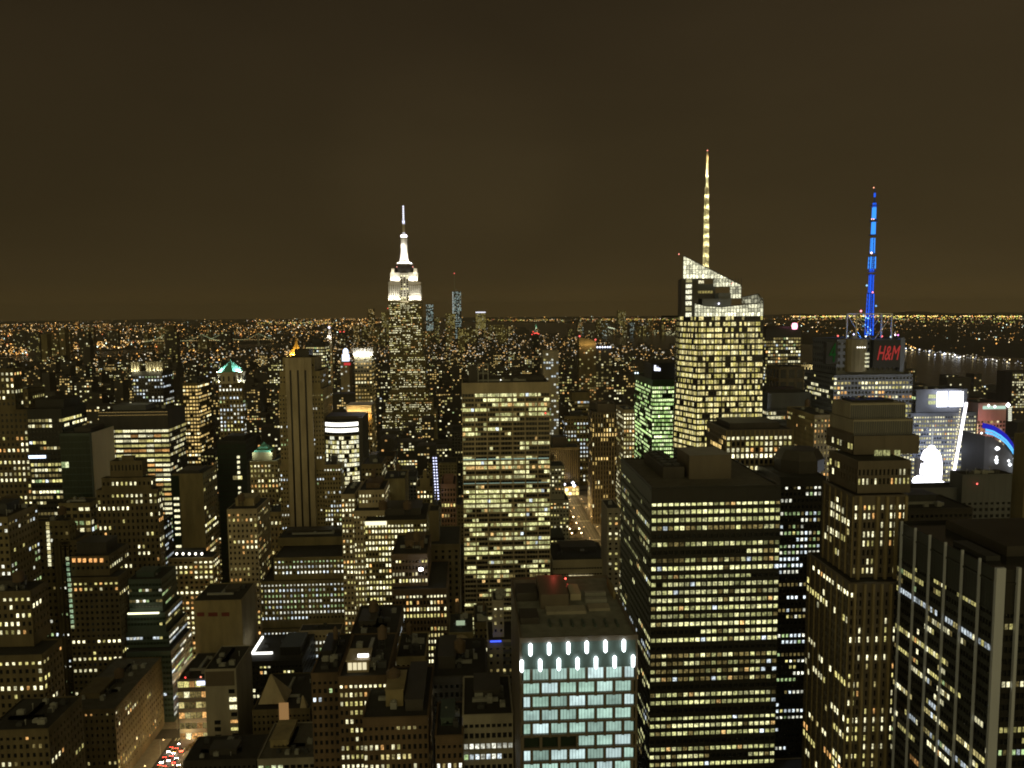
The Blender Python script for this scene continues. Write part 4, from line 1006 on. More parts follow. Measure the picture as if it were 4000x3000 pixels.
while z > zb(1770):
    for face, nb in (('F', 8), ('C', 5), ('L', 9)):
        q, nn = frame(face, z - fh, z - fh * .62, 0, 1); W.prism([p - nn for p in q], [p + nn * .4 for p in q])
        busy = rnd.random() < .93 if face != 'L' else rnd.random() < .6
        for k in range(nb):
            q, nn = frame(face, z - fh * .62, z, k / nb + .008, (k + 1) / nb - .008)
            p = ((.95 if j > 3 else .75) if busy else .45) * (.7 if rnd.random() < .12 else 1)
            if j in (0, 11): p *= .6
            nsub = 3
            for sj in range(nsub):
                if rnd.random() < p:
                    a, b = (sj + .06) / nsub, (sj + .94) / nsub
                    c = rnd.choice((CW, (1.2, 1.08, .55), (1.15, 1.0, .5), (1.0, .86, .42), CY, CY)); g = rnd.choice((.35, .6, .8, .95, 1.1))
                    wn.append(([q[0].lerp(q[1], a) - nn * .5, q[0].lerp(q[1], b) - nn * .5, q[3].lerp(q[2], b) - nn * .5, q[3].lerp(q[2], a) - nn * .5], (c[0] * g, c[1] * g * .97, c[2] * g * .8), face, z))
        for k in range(nb + 1):
            u = k / nb; q, nn = frame(face, z - fh * .62, z, max(0, u - .006), min(1, u + .006)); W.prism([p - nn for p in q], [p + nn * .2 for p in q])
    z -= fh; j += 1
W.build('spandrel', WALL['char'], r)
wn.sort(key=lambda k: (k[2] != 'F', -k[3])); M_ = MB()
for i, (q, c, f, zz) in enumerate(wn):
    if i < 99: w = MB().quad(*q).build('window', WIN1, r); w.color = (*c, 1)
    else: M_.quad(*q, c)
M_.build('window', WINM, r)['kind'] = 'stuff'
# left shard with its column of windows and sloping screen wall
MB().prism([(xb(2672), Yb + 9, zc), (xb(2738), Yb + 9, zc), (xb(2738), Yb + 50, zc), (xb(2714), Yb + 50, zc)], [(xb(2672), Yb + 9, zb(1085)), (xb(2738), Yb + 9, zb(1085)), (xb(2738), Yb + 50, zb(1085)), (xb(2714), Yb + 50, zb(1085))]).build('shard_core', WALL['char'], r)
for i in range(7):
    for px0, px1, y in ((2677, 2700, Yb + 8.9),):
        w = MB().quad((xb(px0, y), y, zb(1236 - i * 22.3, y)), (xb(px1, y), y, zb(1236 - i * 22.3, y)), (xb(px1, y), y, zb(1221 - i * 22.3, y)), (xb(px0, y), y, zb(1221 - i * 22.3, y))).build('window', WIN1, r)
        w.color = (1.2, 1.15, .8, 1) if i not in (1, 6) else (.4, .36, .18, 1)
MB().box(xb(2735), xb(2830), Yb + 24, Yb + 52, zc, zb(1105)).box(xb(2830), xb(2885), Yb + 20, Yb + 50, zc, zb(1145)).build('machine_floor', WALL['char'], r)
MB().box(xb(2760), xb(2875), Yb + 12, Yb + 22, zb(1212), zb(1166)).box(xb(2828), xb(2876), Yb + 14, Yb + 24, zb(1166), zb(1143)).build('roof_plant', WALL['slate'], r)
m = MB()
for i in range(5): w = MB().quad((xb(2727 + i * 11.3), Yb + 23.8, zb(1103)), (xb(2737 + i * 11.3), Yb + 23.8, zb(1103)), (xb(2737 + i * 11.3), Yb + 23.8, zb(1091)), (xb(2727 + i * 11.3), Yb + 23.8, zb(1091))).build('window', WIN1, r); w.color = (1.1, 1.0, .65, 1)
for i in range(6): w = MB().quad((xb(2754 + i * 11), Yb + 23.8, zb(1143)), (xb(2763 + i * 11), Yb + 23.8, zb(1143)), (xb(2763 + i * 11), Yb + 23.8, zb(1133)), (xb(2754 + i * 11), Yb + 23.8, zb(1133))).build('window', WIN1, r); w.color = (.34, .28, .09, 1)
def screen(poly, ys, nm, glow, zlo, cell=3.4):
    """a glass screen wall lit from behind: panes in a mullion grid, clipped to a slanted top given as [(px, py)] left to right"""
    xs = [xb(p, ys) for p, _ in poly]; zs = [zb(q, ys) for _, q in poly]
    def topz(x):
        for (xa, za), (x2, z2) in zip(zip(xs, zs), zip(xs[1:], zs[1:])):
            if xa <= x <= x2: return za + (z2 - za) * (x - xa) / (x2 - xa)
        return zs[-1]
    fr = MB(); n = max(2, round((xs[-1] - xs[0]) / 2.3)); many = []
    for i in range(n + 1):
        x = xs[0] + (xs[-1] - xs[0]) * i / n; fr.box(x - .16, x + .16, ys - .25, ys, zlo, topz(x))
    zt_ = max(zs); k = 0
    while zlo + k * cell < zt_ - .8:
        za, z2 = zlo + k * cell, zlo + (k + 1) * cell
        for i in range(n):
            x, x2 = xs[0] + (xs[-1] - xs[0]) * i / n, xs[0] + (xs[-1] - xs[0]) * (i + 1) / n
            ta, tb_ = min(z2, topz(x)), min(z2, topz(x2))
            if ta < za + .3 and tb_ < za + .3: continue
            fr.bar((x, ys - .1, za), (x2, ys - .1, za), .17)
            g = glow * rnd.choice((.5, .75, 1.0, 1.15, 1.3)) * (1.35 if k % 4 == 0 else .8)
            many.append(((x + .1, ys, za + .1), (x2 - .1, ys, za + .1), (x2 - .1, ys, max(tb_ - .1, za + .15)), (x + .1, ys, max(ta - .1, za + .15)), (g, g * .97, g * .66)))
        k += 1
    for (xa, za), (x2, z2) in zip(zip(xs, zs), zip(xs[1:], zs[1:])): fr.bar((xa, ys - .1, za), (x2, ys - .1, z2), .3)
    fr.build('mullion', lead, r)
    M = MB()
    for a, b, c, d, col in many: M.quad(a, b, c, d, col)
    M.build(nm, WINM, r)
screen([(2666, 998), (2755, 1044), (2889, 1112), (2892, 1114)], Yb + 8, 'glowing_screen', 1.35, zb(1088, Yb + 8))
screen([(2783, 1060), (2889, 1112)], Yb + 17.5, 'glowing_screen', .85, zb(1120, Yb + 17.5))
screen([(2848, 1094), (2892, 1116)], Yb + 18.8, 'glowing_screen', .8, zb(1166, Yb + 18.8))
screen([(2712, 1184), (2750, 1194), (2815, 1200), (2910, 1190), (2979, 1184)], Yb + .6, 'glowing_screen', 1.2, zc, 3.0)
screen([(2895, 1162), (2959, 1149), (2979, 1180)], Yb + 26, 'glowing_screen', .32, zb(1186, Yb + 26))
m = MB()
for a, b in (((2959, 1149, Yb + 26), (2979, 1184, Yb + .6)), ((2895, 1162, Yb + 26), (2910, 1190, Yb + .6))): m.bar(P(*a), P(*b), .25)
for t_ in (.25, .5, .75): m.bar(P(2959, 1149, Yb + 26).lerp(P(2979, 1184, Yb + .6), t_), P(2979, 1184, Yb + 26).lerp(P(2979, 1184, Yb + .6), t_), .12)
m.build('crown_edge', steel, r)
MB().box(xb(2655), xb(2980), Yb + 30, Yb + 58, zc - 1, zc + .5).build('roof', roofm, r)
# spire
sx, sy = P(2757, 1040, Yb + 22).x, Yb + 22
zz = lambda py: P(2757, py, Yb + 22).z
lat = MB(); lit = MB(); segs = [(1046, 11), (1004, 10.6), (960, 10), (927, 9.6), (890, 9), (852, 8.4), (813, 7.8), (772, 7), (731, 6)]
mpp = (Yb + 22) / FPX
for (p0, w0), (p1, w1) in zip(segs, segs[1:]):
    a, b = w0 * mpp, w1 * mpp
    for i in range(4):
        an, am = R(45 + 90 * i), R(45 + 90 * (i + 1))
        A = Vector((sx + a * math.cos(an), sy + a * math.sin(an), zz(p0))); A2 = Vector((sx + a * math.cos(am), sy + a * math.sin(am), zz(p0)))
        T_ = Vector((sx + b * math.cos(an), sy + b * math.sin(an), zz(p1))); T2 = Vector((sx + b * math.cos(am), sy + b * math.sin(am), zz(p1)))
        lat.bar(A, T_, .3); lat.bar(A, T2, .2); lat.bar(A, A2, .24); lat.bar(A.lerp(T_, .5), T2, .16)
lat.lathe(sx, sy, ((4.2 * mpp, zz(1046)), (3.4 * mpp, zz(731)), (5 * mpp, zz(731)), (5 * mpp, zz(728)), (3.2 * mpp, zz(727)), (4.6 * mpp, zz(726)), (4.2 * mpp, zz(694)), (5.4 * mpp, zz(692)), (5.4 * mpp, zz(690)), (5.0 * mpp, zz(688)), (3.4 * mpp, zz(600)), (1.6 * mpp, zz(590))), 10)
lat.build('spire', WALL['white'], r)
for (p0, w0), (p1, _) in zip(segs, segs[1:]):
    for an in (200, 270, 340):
        a = w0 * mpp * 1.25; lamp((sx + a * math.cos(R(an)), sy + a * math.sin(R(an)), zz(p0) + .8), 620, (1, .93, .5), r, .15)
for py, c, e in ((726, (1, .93, .55), 450), (688, (1, .93, .6), 800), (670, (1, .88, .5), 600), (645, (1, .8, .4), 420), (620, (1, .7, .3), 260)):
    for an in (225, 315): lamp((sx + 1.9 * math.cos(R(an)), sy + 1.9 * math.sin(R(an)), zz(py) + .4), e, c, r, .15)
m = MB(); m.octa((sx, sy, zz(588)), .5, (3, 1.0, .7)); m.octa((xb(2666), Yb + 13, zb(992, Yb + 13)), .5, (3, .9, .7)); m.octa((xb(2887), Yb + 17, zb(1108, Yb + 17)), .55, (5, 1.2, 1.0)); m.octa((xb(2819), Yb + 8, zb(1186, Yb + 8)), .8, (3, 3, 3.6)); m.build('warning_lamp', LAMPS, r)

# ------------------------------------------------------------------ green lit office tower
sV = st('green', 1.75, 3.62, .2, .45, rec=.35, top=6, lit=(.92, .92, .6), pal='green', hor=True, run=.3, gain=1.4)
r = B('office_tower', 'green glowing office tower with every floor lit, left of the crystal tower', 690, [(2549, 2642, 1484)], sV, back=2478, roof=(), short='green glowing tower', single=True)
tb = r['_top']
MB().box(P(2545, 1460, 700).x, P(2645, 1460, 700).x, 700, 730, tb[5] - .5, P(2600, 1418, 700).z).build('penthouse', WALL['dark'], r)
o = MB(); a, b = P(2556, 1446, 699.5).x, P(2579, 1446, 699.5).x; z0, z1 = P(2567, 1448, 699.5).z, P(2567, 1427, 699.5).z
o.box(a, a + 1.5, 699.3, 699.8, z0, z1).box(a + 1.5, a + 3.2, 699.3, 699.8, z0, z0 + 2.6).box(b - 2, b, 699.3, 699.8, z0 - .2, z0 + 2.4).box(a + 3.2, b - 2, 699.3, 699.8, z0 + .2, z1 - .7)
o.build('roof_sign', emit('white_sign_light', (.88, .92, 1.15), 2.2), r)
m = MB()
for px in (2482, 2491):
    q = P(px, 1457, 700); m.octa((q.x, 700, q.z), .8, (2.4, 3.0, 3.2)); lamp((q.x - 1, 699, q.z), 900, (.7, .95, 1), r, .3)
m.build('searchlight', LAMPS, r)

# ------------------------------------------------------------------ pale-piered block in front of the crystal tower
r = B('office_block', 'brown block with pale vertical piers and three rows of warm square windows', 450, [(2838, 3097, 1678)],
      st('granite', 2.75, 3.6, .32, .3, rec=.8, top=3.5, lit=(.5, .8, .05), pal='cream', gain=1.0), back=2760, roof=('penthouse:.1,.9,.2,.9,3:char', 'unit:6'), short='brown block with pale piers',
      side_style=st('granite', 2.75, 3.6, .32, .3, rec=.8, top=3.5, lit=(.55, .9, .05), pal='gold', gain=1.3))
m = MB(); tb = r['_top']
for i in range(15): u = tb[0] + (tb[1] - tb[0]) * i / 14; m.box(u - .3, u + .3, tb[2] - .35, tb[2] - .02, P(2960, 2050, 450).z, tb[5] - .3)
m.build('pier', WALL['tan'], r)
# dark tower between the black tower and the red granite one
r = B('office_tower', 'dark tower with an eight-sided roof house and sparse small white windows', 415, [(3050, 3228, 1862)],
      st('dark', 2.3, 3.6, .4, .5, rec=.4, top=5, lit=(.42, .6, .06), pal='cool', gain=.95), depth=42, roof=(), short='dark tower with the eight-sided roof house')
tb = r['_top']; q = P(3140, 1840, 430)
MB().lathe(q.x, 437, ((13.5, tb[5] - .5), (13.5, P(3140, 1795, 430).z), (10.5, P(3140, 1760, 430).z), (9.5, P(3140, 1758, 430).z)), 8, R(22.5)).build('roof_house', WALL['char'], r)
# stepped red granite tower
sR = st('granite', 1.75, 3.75, .4, .3, rec=.7, top=3.5, lit=(.55, .6, .2), pal='cream', run=.4, gain=1.0)
sRs = st('granite', 2.6, 3.75, .3, .3, rec=.7, top=3.5, lit=(.4, .55, .13), pal='cream', run=.4, gain=.95)
r = B('skyscraper', 'tall stepped red granite tower with long vertical piers beside the finned black tower', 300,
  [(3322, 3560, 2275, dict(back=3150)), (3338, 3545, 1935, dict(dy=6, back=3212)), (3352, 3560, 1800, dict(dy=10, back=3238)), (3336, 3592, 1702, dict(dy=24, depth=26, st=st('slate', 7, 9, .25, .55, rec=.7, top=5, lit=(.4, .3, .2), pal='green', gain=.5))), (3334, 3566, 1638, dict(dy=26, depth=22, blank='FLR')), (3322, 3538, 1575, dict(dy=30, depth=17, blank='FLR'))],
  sR, roof=('penthouse:.1,.9,.2,.9,1.2:dark',), short='stepped red granite tower', side_style=sRs, roofmat=roofm)
tb = r['_top']
MB().box(P(3334, 1638, 326).x - .06, P(3566, 1638, 326).x + .06, 325.94, 348, P(3450, 1690, 326).z, P(3450, 1640, 326).z + .1).box(P(3322, 1575, 330).x - .06, P(3538, 1575, 330).x + .06, 329.94, 347, P(3430, 1632, 330).z, P(3430, 1576, 330).z + .1).build('crown_wall', WALL['grey'], r)
for (l, rr, py, dy) in ((3322, 3538, 1578, 30), (3334, 3566, 1642, 26)):
    a, b = P(l, py, 300 + dy).x, P(rr, py, 300 + dy).x; zt = P((l + rr) / 2, py, 300 + dy).z
    n = 26; m = MB()
    for i in range(n): u = a + (b - a) * (i + .5) / n; m.box(u - .28, u + .28, 299.6 + dy, 299.97 + dy, zt - 6.5, zt - .4)
    m.build('louvre', WALL['slate'], r)
m = MB()
for (l, rr, py, dy, bk, pb) in ((3322, 3560, 2275, 0, 3150, None), (3338, 3545, 1935, 6, 3212, 2275)):
    x = P(l, py, 300 + dy).x; k = ray(bk, py); ye = x / (k.x / k.y); zt = P((l + rr) / 2, py, 300 + dy).z; zb_ = 0 if pb is None else P(3440, pb, 300).z
    n = int((ye - 300 - dy) / 5.2)
    for i in range(n + 1): y = 300 + dy + .5 + i * 5.2; m.box(x - .45, x - .02, y - .3, y + .3, zb_, zt - .4)
m.build('pier', WALL['tan'], r)
m = MB()
for px in (3340, 3378, 3412, 3445, 3480): 
    u = P(px, 2300, 299.5).x; m.box(u - .45, u + .45, 298.9, 299.98, 0, P(px, 2280, 300).z)
for px in (3360, 3430, 3466, 3505, 3540):
    u = P(px, 1960, 305.5).x; m.box(u - .55, u + .55, 305.0, 305.98, P(px, 2272, 306).z, P(px, 1938, 306).z)
m.build('pier', WALL['tan'], r)
m = MB(); a, b = P(3415, 1808, 309.5), P(3480, 1745, 309.5)
for l, rr in ((3416, 3430), (3432, 3446), (3450, 3462), (3464, 3476), (3494, 3506), (3508, 3516)):
    w = MB().quad((P(l, 1780, 323.8).x, 323.8, P(l, 1806, 324).z), (P(rr, 1780, 323.8).x, 323.8, P(l, 1806, 324).z), (P(rr, 1780, 323.8).x, 323.8, P(l, 1758, 324).z), (P(l, 1780, 323.8).x, 323.8, P(l, 1758, 324).z)).build('window', WIN1, r)
    w.color = (.36, .36, .15, 1)
# finned black tower, bottom right
r = thing('office_tower', 'black tower with pale vertical stone fins rising in front of its windows', 'building', (166, 240, 0))
xL = 166.0; yA, yB = 238.0, 297.0; zt = P(3535, 2035, yB).z
LAND.append((3490, 4000, 240, 'finned black tower')); BOXES.append((xL, 240, yA, yB))
sN = st('dark', 1.55, 3.85, .16, .5, rec=.4, top=14, lit=(.38, .45, .07), pal='office', run=.2, gain=.7)
W, K = MB(), MB(); wins = []
K.box(xL + .4, 239, yA + .4, yB - .3, 0, zt - 1)
for f in 'FL': facade(W, xL, 240, yA, yB, 0, zt - 4, dict(sN, top=10), f, wins, 0, 1)
W.box(xL, xL + .4, yA + .4, yB, zt - 4, zt).box(xL, 240, yA, yA + .4, zt - 4, zt).box(xL, 240, yB - .3, yB, 0, zt)
W.build('wall', WALL['dark'], r); K.build('glazing', glass, r); put_windows(r, wins, True)
MB().box(xL + .4, 239.6, yA + .4, yB - .3, zt - 2.4, zt - 2).build('roof', roofm, r)
MB().box(xL + 14, xL + 60, yA + 16, yB - 8, zt - 2, zt + 2.5).build('penthouse', WALL['char'], r)
MB().box(xL + 4, xL + 9, yA + 12, yA + 30, zt - 2, zt + .6).build('duct', lead, r)
fin = WALL['white'] if False else mat('pale_fin_stone', (.50, .55, .68), .7, .1)
for px, py, w in ((3527, 2036, .4), (3580, 2062, .4), (3637, 2089, .4), (3698, 2118, .4), (3764, 2148, .4), (3832, 2180, .4)):
    k = ray(px, py); y = xL / (k.x / k.y); MB().box(xL - .75, xL + .02, y - w * .7, y + w * .7, 0, P(px, py, y).z).build('fin', fin, r)
MB().box(xL - 1.1, xL + 1.9, yA - 1.1, yA + .02, 0, P(3930, 2215, yA).z).build('fin', fin, r)
for i in range(1, 6): MB().box(xL + 6 + i * 9.3 - 9.3, xL + 7 + i * 9.3 - 9.3, yA - 1.1, yA - .02, 0, P(3930, 2215, yA).z).build('fin', fin, r)
# ------------------------------------------------------------------ right: tower with the red lettered sign and the blue mast
YC = 600
sQ = st('slate', 2.7, 3.7, .3, .45, rec=.4, top=2, lit=(.45, .7, .18), pal='cream', gain=.95)
r = B('office_tower', 'dark tower with a red lettered sign box and a blue lit mast', YC,
  [(3258, 3566, 1462, dict(depth=55)), (3270, 3536, 1324, dict(dy=4, depth=44, st=st('char', 4, 5, .5, .5, rec=.4, top=2, lit=(0, 0, 0))))], sQ, roof=('unit:3',), short='tower with the red sign and blue mast', single=True)
tb = r['_top']
xq = lambda p, y=YC: P(p, 1350, y).x
zq = lambda q, y=YC: P(3400, q, y).z
MB().lathe(xq(3355), YC + 8, ((9.5, zq(1452)), (9.5, zq(1326)), (8.8, zq(1324))), 20).build('drum', WALL['olive'], r)
MB().box(xq(3410), xq(3515), YC - 1, YC + 4, zq(1436), zq(1328)).build('sign_box', WALL['dark'], r)
MB().box(xq(3226), xq(3271), YC - 1, YC + 4, zq(1420), zq(1334)).build('sign_box', WALL['dark'], r)
MB().box(xq(3516), xq(3531), YC - .5, YC + 4, zq(1452), zq(1320)).build('side_panel', WALL['slate'], r)
def text(body, m, x0, x1, z0, z1, y, parent, shear=0.0, name='lettering', off=.0):
    cu = bpy.data.curves.new(name, 'FONT'); cu.body = body; cu.extrude = .15; cu.shear = shear; cu.offset = off
    o = bpy.data.objects.new(name, cu); C.objects.link(o)
    bpy.context.view_layer.update()
    w, h = max(o.dimensions.x, .1), max(o.dimensions.y, .1)
    bb = [Vector(c) for c in o.bound_box]; bx, by = min(c.x for c in bb), min(c.y for c in bb)
    sx_, sz_ = (x1 - x0) / w, (z1 - z0) / h
    me = bpy.data.meshes.new_from_object(o.evaluated_get(bpy.context.evaluated_depsgraph_get())); bpy.data.objects.remove(o)
    o = bpy.data.objects.new(name, me); C.objects.link(o); me.materials.clear()
    b = parent['_o']
    o.parent = parent; o.scale = (sx_, sz_, 1); o.rotation_euler = (R(90), 0, 0)
    o.location = (x0 - bx * sx_ - b[0], y - b[1], z0 - by * sz_ - b[2])
    me.materials.append(m); return o
text('H&M', emit('red_sign_light', (.62, .06, .05), .55), xq(3425), xq(3514), zq(1407), zq(1351), YC - 1.3, r, .35)
text('4', emit('green_sign_light', (.02, .12, .02), .25), xq(3237), xq(3264), zq(1412), zq(1338), YC - 1.3, r, .1)
for j, py in enumerate((1382, 1398, 1413, 1430)): w = MB().quad((xq(3376), YC - 1.6, zq(py + 4)), (xq(3393), YC - 1.6, zq(py + 4)), (xq(3393), YC - 1.6, zq(py - 4)), (xq(3376), YC - 1.6, zq(py - 4))).build('window', WIN1, r); w.color = (.75, .72, .45, 1)
m = MB()
for i in range(4): q = P(3350 + i * 9.5, 1357, YC - 2); m.octa(q, .75, (2.4, 2.3, 2.0))
for px, py, c in ((3335, 1306, (2.6, 2.6, 4)), (3497, 1308, (4, 3.4, 4.2)), (3508, 1309, (2.6, .8, 2)), (3446, 1314, (3, .4, .4)), (3382, 1314, (2.4, 2.5, 2.6)), (3273, 1312, (3, .5, .4)), (3312, 1313, (1.2, 1.4, 1.3)), (3479, 1316, (1.2, 1.5, 1.4))):
    m.octa(P(px, py, YC + 8), .75, c)
m.build('roof_lamp', LAMPS, r)
m = MB(); ym = YC + 24
mx_ = lambda p: P(p, 1250, ym).x
mz = lambda q: P(3395, q, ym).z
fr = MB()
for px in (3327, 3464):
    for dy in (-8, 8): fr.bar((mx_(px), ym + dy, mz(1322)), (mx_(px), ym + dy, mz(1226)), .45)
for dy in (-8, 8):
    fr.bar((mx_(3327), ym + dy, mz(1226)), (mx_(3464), ym + dy, mz(1226)), .45)
    fr.bar((mx_(3400), ym + dy, mz(1322)), (mx_(3464), ym + dy, mz(1230)), .22); fr.bar((mx_(3385), ym + dy, mz(1322)), (mx_(3330), ym + dy, mz(1230)), .22)
fr.build('sign_frame', white, r)
# lattice mast, its LED tubes and its red lamps
lat, led, led2 = MB(), MB(), MB()
mp_ = ym / FPX
secs = [(1310, 1228, 15), (1228, 1196, 13), (1196, 1145, 12.5), (1145, 1073, 8.5), (1063, 1050, 7), (1050, 1003, 13), (990, 930, 7.5), (915, 866, 6), (855, 810, 5.5), (807, 793, 5)]
cxm = lambda py: P(3394 + (1310 - py) * .042, py, ym).x
for (p0, p1, w) in secs:
    a = w * mp_
    for i in range(4):
        an, am = R(45 + 90 * i), R(135 + 90 * i)
        A = Vector((cxm(p0) + a * math.cos(an), ym + a * math.sin(an), mz(p0))); T_ = Vector((cxm(p1) + a * .92 * math.cos(an), ym + a * .92 * math.sin(an), mz(p1)))
        A2 = Vector((cxm(p0) + a * math.cos(am), ym + a * math.sin(am), mz(p0))); T2 = Vector((cxm(p1) + a * .92 * math.cos(am), ym + a * .92 * math.sin(am), mz(p1)))
        k = max(1, round((p0 - p1) / 16))
        for j in range(k):
            f0, f1 = j / k, (j + 1) / k
            lat.bar(A.lerp(T_, f0), A2.lerp(T2, f1), .12); lat.bar(A2.lerp(T2, f0), A.lerp(T_, f1), .12); lat.bar(A.lerp(T_, f1), A2.lerp(T2, f1), .16)
        (led2 if p1 in (866, 810, 930, 1003) else led).bar(A, T_, .34 if p1 not in (866, 810) else .5)
        if p1 in (866, 810): led2.bar((A + A2) / 2, (T_ + T2) / 2, .42)
lat.lathe(cxm(800), ym, ((.9, mz(793)), (.7, mz(792)), (.5, mz(777)), (.35, mz(777)), (.25, mz(735))), 8)
for py in (1073, 1060, 991, 918, 866, 858, 803, 1146): lat.box(cxm(py) - 2.3, cxm(py) + 2.3, ym - 2.3, ym + 2.3, mz(py) - .35, mz(py) + .35)
lat.build('mast', mat('blue_mast_steel', (.02, .07, .4), .5, .1), r)  # lattice steel with a saturated blue base colour
led.build('mast_light', emit('blue_mast_light', (.015, .12, .95), 1.15), r); led2.build('mast_light', emit('cyan_mast_light', (.05, .34, 1.15), 1.2), r)
m = MB(); m.box(cxm(760) - .5, cxm(760) + .5, ym - .5, ym + .5, mz(770), mz(754)); m.build('mast_light', emit('blue_mast_light', (.015, .12, .95), 1.0), r)
for i in range(4): lamp((cxm(1300) + (4.5 if i % 2 else -4.5), ym + (5 if i > 1 else -5), mz(1305)), 1100, (.04, .25, 1), r, .2)
for py in (1228, 1145, 1073, 1048): lamp((cxm(py) - 3.5, ym - 4, mz(py) + 2), 420, (.04, .3, 1), r, .2)
m = MB()
for px, py, c, s_ in ((3413, 733, (3, 1.2, .7), .55), (3405, 856, (3, 1.6, 1.3), .55), (3413, 856, (3, 1.6, 1.3), .55), (3404, 988, (4, 2.6, 2.4), .95), (3409, 1142, (3.5, .8, 1), .75), (3363, 1215, (4, 1, 1.2), .95), (3422, 1195, (.3, .7, 1.3), .9), (3386, 1115, (.5, 1, 1.4), .95)) : m.octa(P(px, py, ym - 3), s_, c)
for i in range(16): m.octa(P(3370 + rnd.random() * 42, 1225 + rnd.random() * 82, ym - 3), .55, (.5, 1.3, 2.2))
m.build('mast_lamp', LAMPS, r)
# neighbours of it
B('office_tower', 'dark office tower with broken bands of yellow windows right of the crystal tower', 900, [(2992, 3130, 1285)], st('dark', 2.9, 3.8, .25, .45, top=10, lit=(.75, .8, .4), pal='office', hor=True, run=.4), depth=50, roof=('penthouse:.1,.9,.2,.8,3:dark',), short='banded dark tower right of the crystal tower')
r = LAST[0]; q = P(3104, 1274, 898); MB().lathe(q.x, q.y, ((.6, q.z - 3.6), (2.6, q.z - 3.2), (3.2, q.z), (2.6, q.z + 3.2), (.6, q.z + 3.6)), 12).build('red_rimmed_beacon', emit('pink_beacon_light', (1, .35, .5), 4), r)
q = P(3104, 1276, 896)
B('masonry_block', 'plain brown block with shallow panels below the banded dark tower', 760, [(3045, 3142, 1432)], st('brown', 8, 12, .3, .3, rec=.3, top=3, lit=(0, 0, 0)), depth=35, roof=('unit:2',))
r = B('masonry_block', 'cream block with one bright floodlight on its wall behind the red lettered tower', 880, [(3130, 3214, 1424)], st('lime', 4, 12, .5, .6, rec=.3, lit=(0, 0, 0)), depth=40, roof=('unit:2',))
q = P(3196, 1450, 878); m = MB(); m.octa((q.x, q.y, q.z), 2.4, (5, 4.8, 3.6)); m.build('floodlight', LAMPS, r); lamp((q.x - 3, q.y - 5, q.z), 9000, (1, .9, .5), r, .5)
r = B('office_block', 'grey block striped with fine vertical fins and a few lit ribbons', 640, [(2998, 3172, 1534)], st('slate', 1.1, 3.7, .5, .35, rec=.5, top=12, lit=(.35, .85, .02), pal='cream', run=.08, gain=1.0), depth=40, roof=('penthouse:.05,.9,.3,.9,2:char',), single=True, short='grey fine-finned block')
B('masonry_block', 'cream masonry block with arched rows of yellow windows left of the red granite tower', 560, [(3181, 3272, 1620)], st('tan', 2.6, 4.0, .5, .45, lit=(.5, .7, .2), pal='amber'), depth=50, back=None, roof=('unit:3', 'tank'), short='cream block by the red granite tower')
# the square: towers with screens and signs
r = B('office_tower', 'blue-grey tower with two blinding white screens on top and slanting light strips', 700, [(3560, 3815, 1612), (3580, 3780, 1520, dict(dy=4, depth=30, st=st('slate', 4, 4, .3, .4, lit=(.3, .5, .2), pal='green'), blank='F'))], st('slate', 2.5, 3.9, .35, .5, rec=.35, top=3, lit=(.8, .8, .5), pal='cream', gain=.85), depth=45, roof=('unit:2',), short='tower with the white screens')
xs_ = lambda p, y: P(p, 1600, y).x
scr = emit('white_screen_light', (.92, .95, 1.1), 5, True)
for a, b in ((3658, 3696), (3706, 3758)): MB().box(xs_(a, 698), xs_(b, 698), 697, 698, P(3700, 1588, 698).z, P(3700, 1529, 698).z).build('screen', scr, r)
m = MB()
for a, b in ((3626, 3655),): 
    for py in (1548, 1572): m.quad((xs_(a, 703), 703.4, P(3640, py + 8, 703).z), (xs_(b, 703), 703.4, P(3640, py + 8, 703).z), (xs_(b, 703), 703.4, P(3640, py - 6, 703).z), (xs_(a, 703), 703.4, P(3640, py - 6, 703).z), (.7, .75, .4))
m.build('window', WINM, r)
m = MB()
A0, A1 = P(3725, 1852, 696), P(3775, 1572, 696)
m.bar(A0, A1, .85); m.build('light_strip', emit('slanted_white_strip', (1, .97, 1.05), 3.2), r)
m = MB(); A0, A1 = P(3716, 1852, 696), P(3760, 1530, 696)
for i in range(34): m.octa(A0.lerp(A1, i / 33), .8, (1.4, 1.25, .85) if i % 3 else (.6, .5, .25))
m.build('light_strip', LAMPS, r)
for x, py, e in ((3640, 1620, 5000), (3720, 1700, 8000), (3640, 1760, 14000), (3760, 1800, 11000)):
    lamp((xs_(x, 684), 684, P(x, py, 684).z), e, (.75, .82, 1), r, 1.5, name='square_light')
r = B('office_tower', 'pink and violet lit tower with a curved blue light band at the right', 760, [(3822, 3932, 1574), ], st('pink', 3.2, 3.9, .3, .45, rec=.3, top=18, lit=(.3, .5, .15), pal='amber', gain=.6), depth=40, roof=('unit:2',), single=True, short='pink lit tower')
for x, py, e, c in ((3850, 1640, 5000, (1, .45, .5)), (3900, 1690, 5000, (1, .5, .6)), (3860, 1780, 5000, (.7, .6, 1)), (3910, 1850, 7000, (.85, .85, 1)), (3826, 1590, 3000, (.4, .7, 1))):
    lamp((P(x, py, 748).x, 748, P(x, py, 748).z), e, c, r, 1.2, name='square_light')
MB().box(P(3840, 1595, 759).x, P(3928, 1595, 759).x, 758.6, 759.6, P(3880, 1598, 759).z, P(3880, 1586, 759).z).build('lit_band', emit('pale_green_band', (.6, .85, .7), .9), r)
m = MB()
for px, py, s_ in ((3862, 1584, 1.6), (3886, 1588, 1.6), (3834, 1692, 1.3), (3858, 1692, 1.4)): m.octa(P(px, py, 757), s_, (3, 3, 2.8))
m.build('spot_lamp', LAMPS, r)
m = MB(); A0, A1 = P(3814, 1820, 758), P(3819, 1660, 758)
for i in range(22): m.octa(A0.lerp(A1, i / 21), .75, (1.5, 1.1, .6))
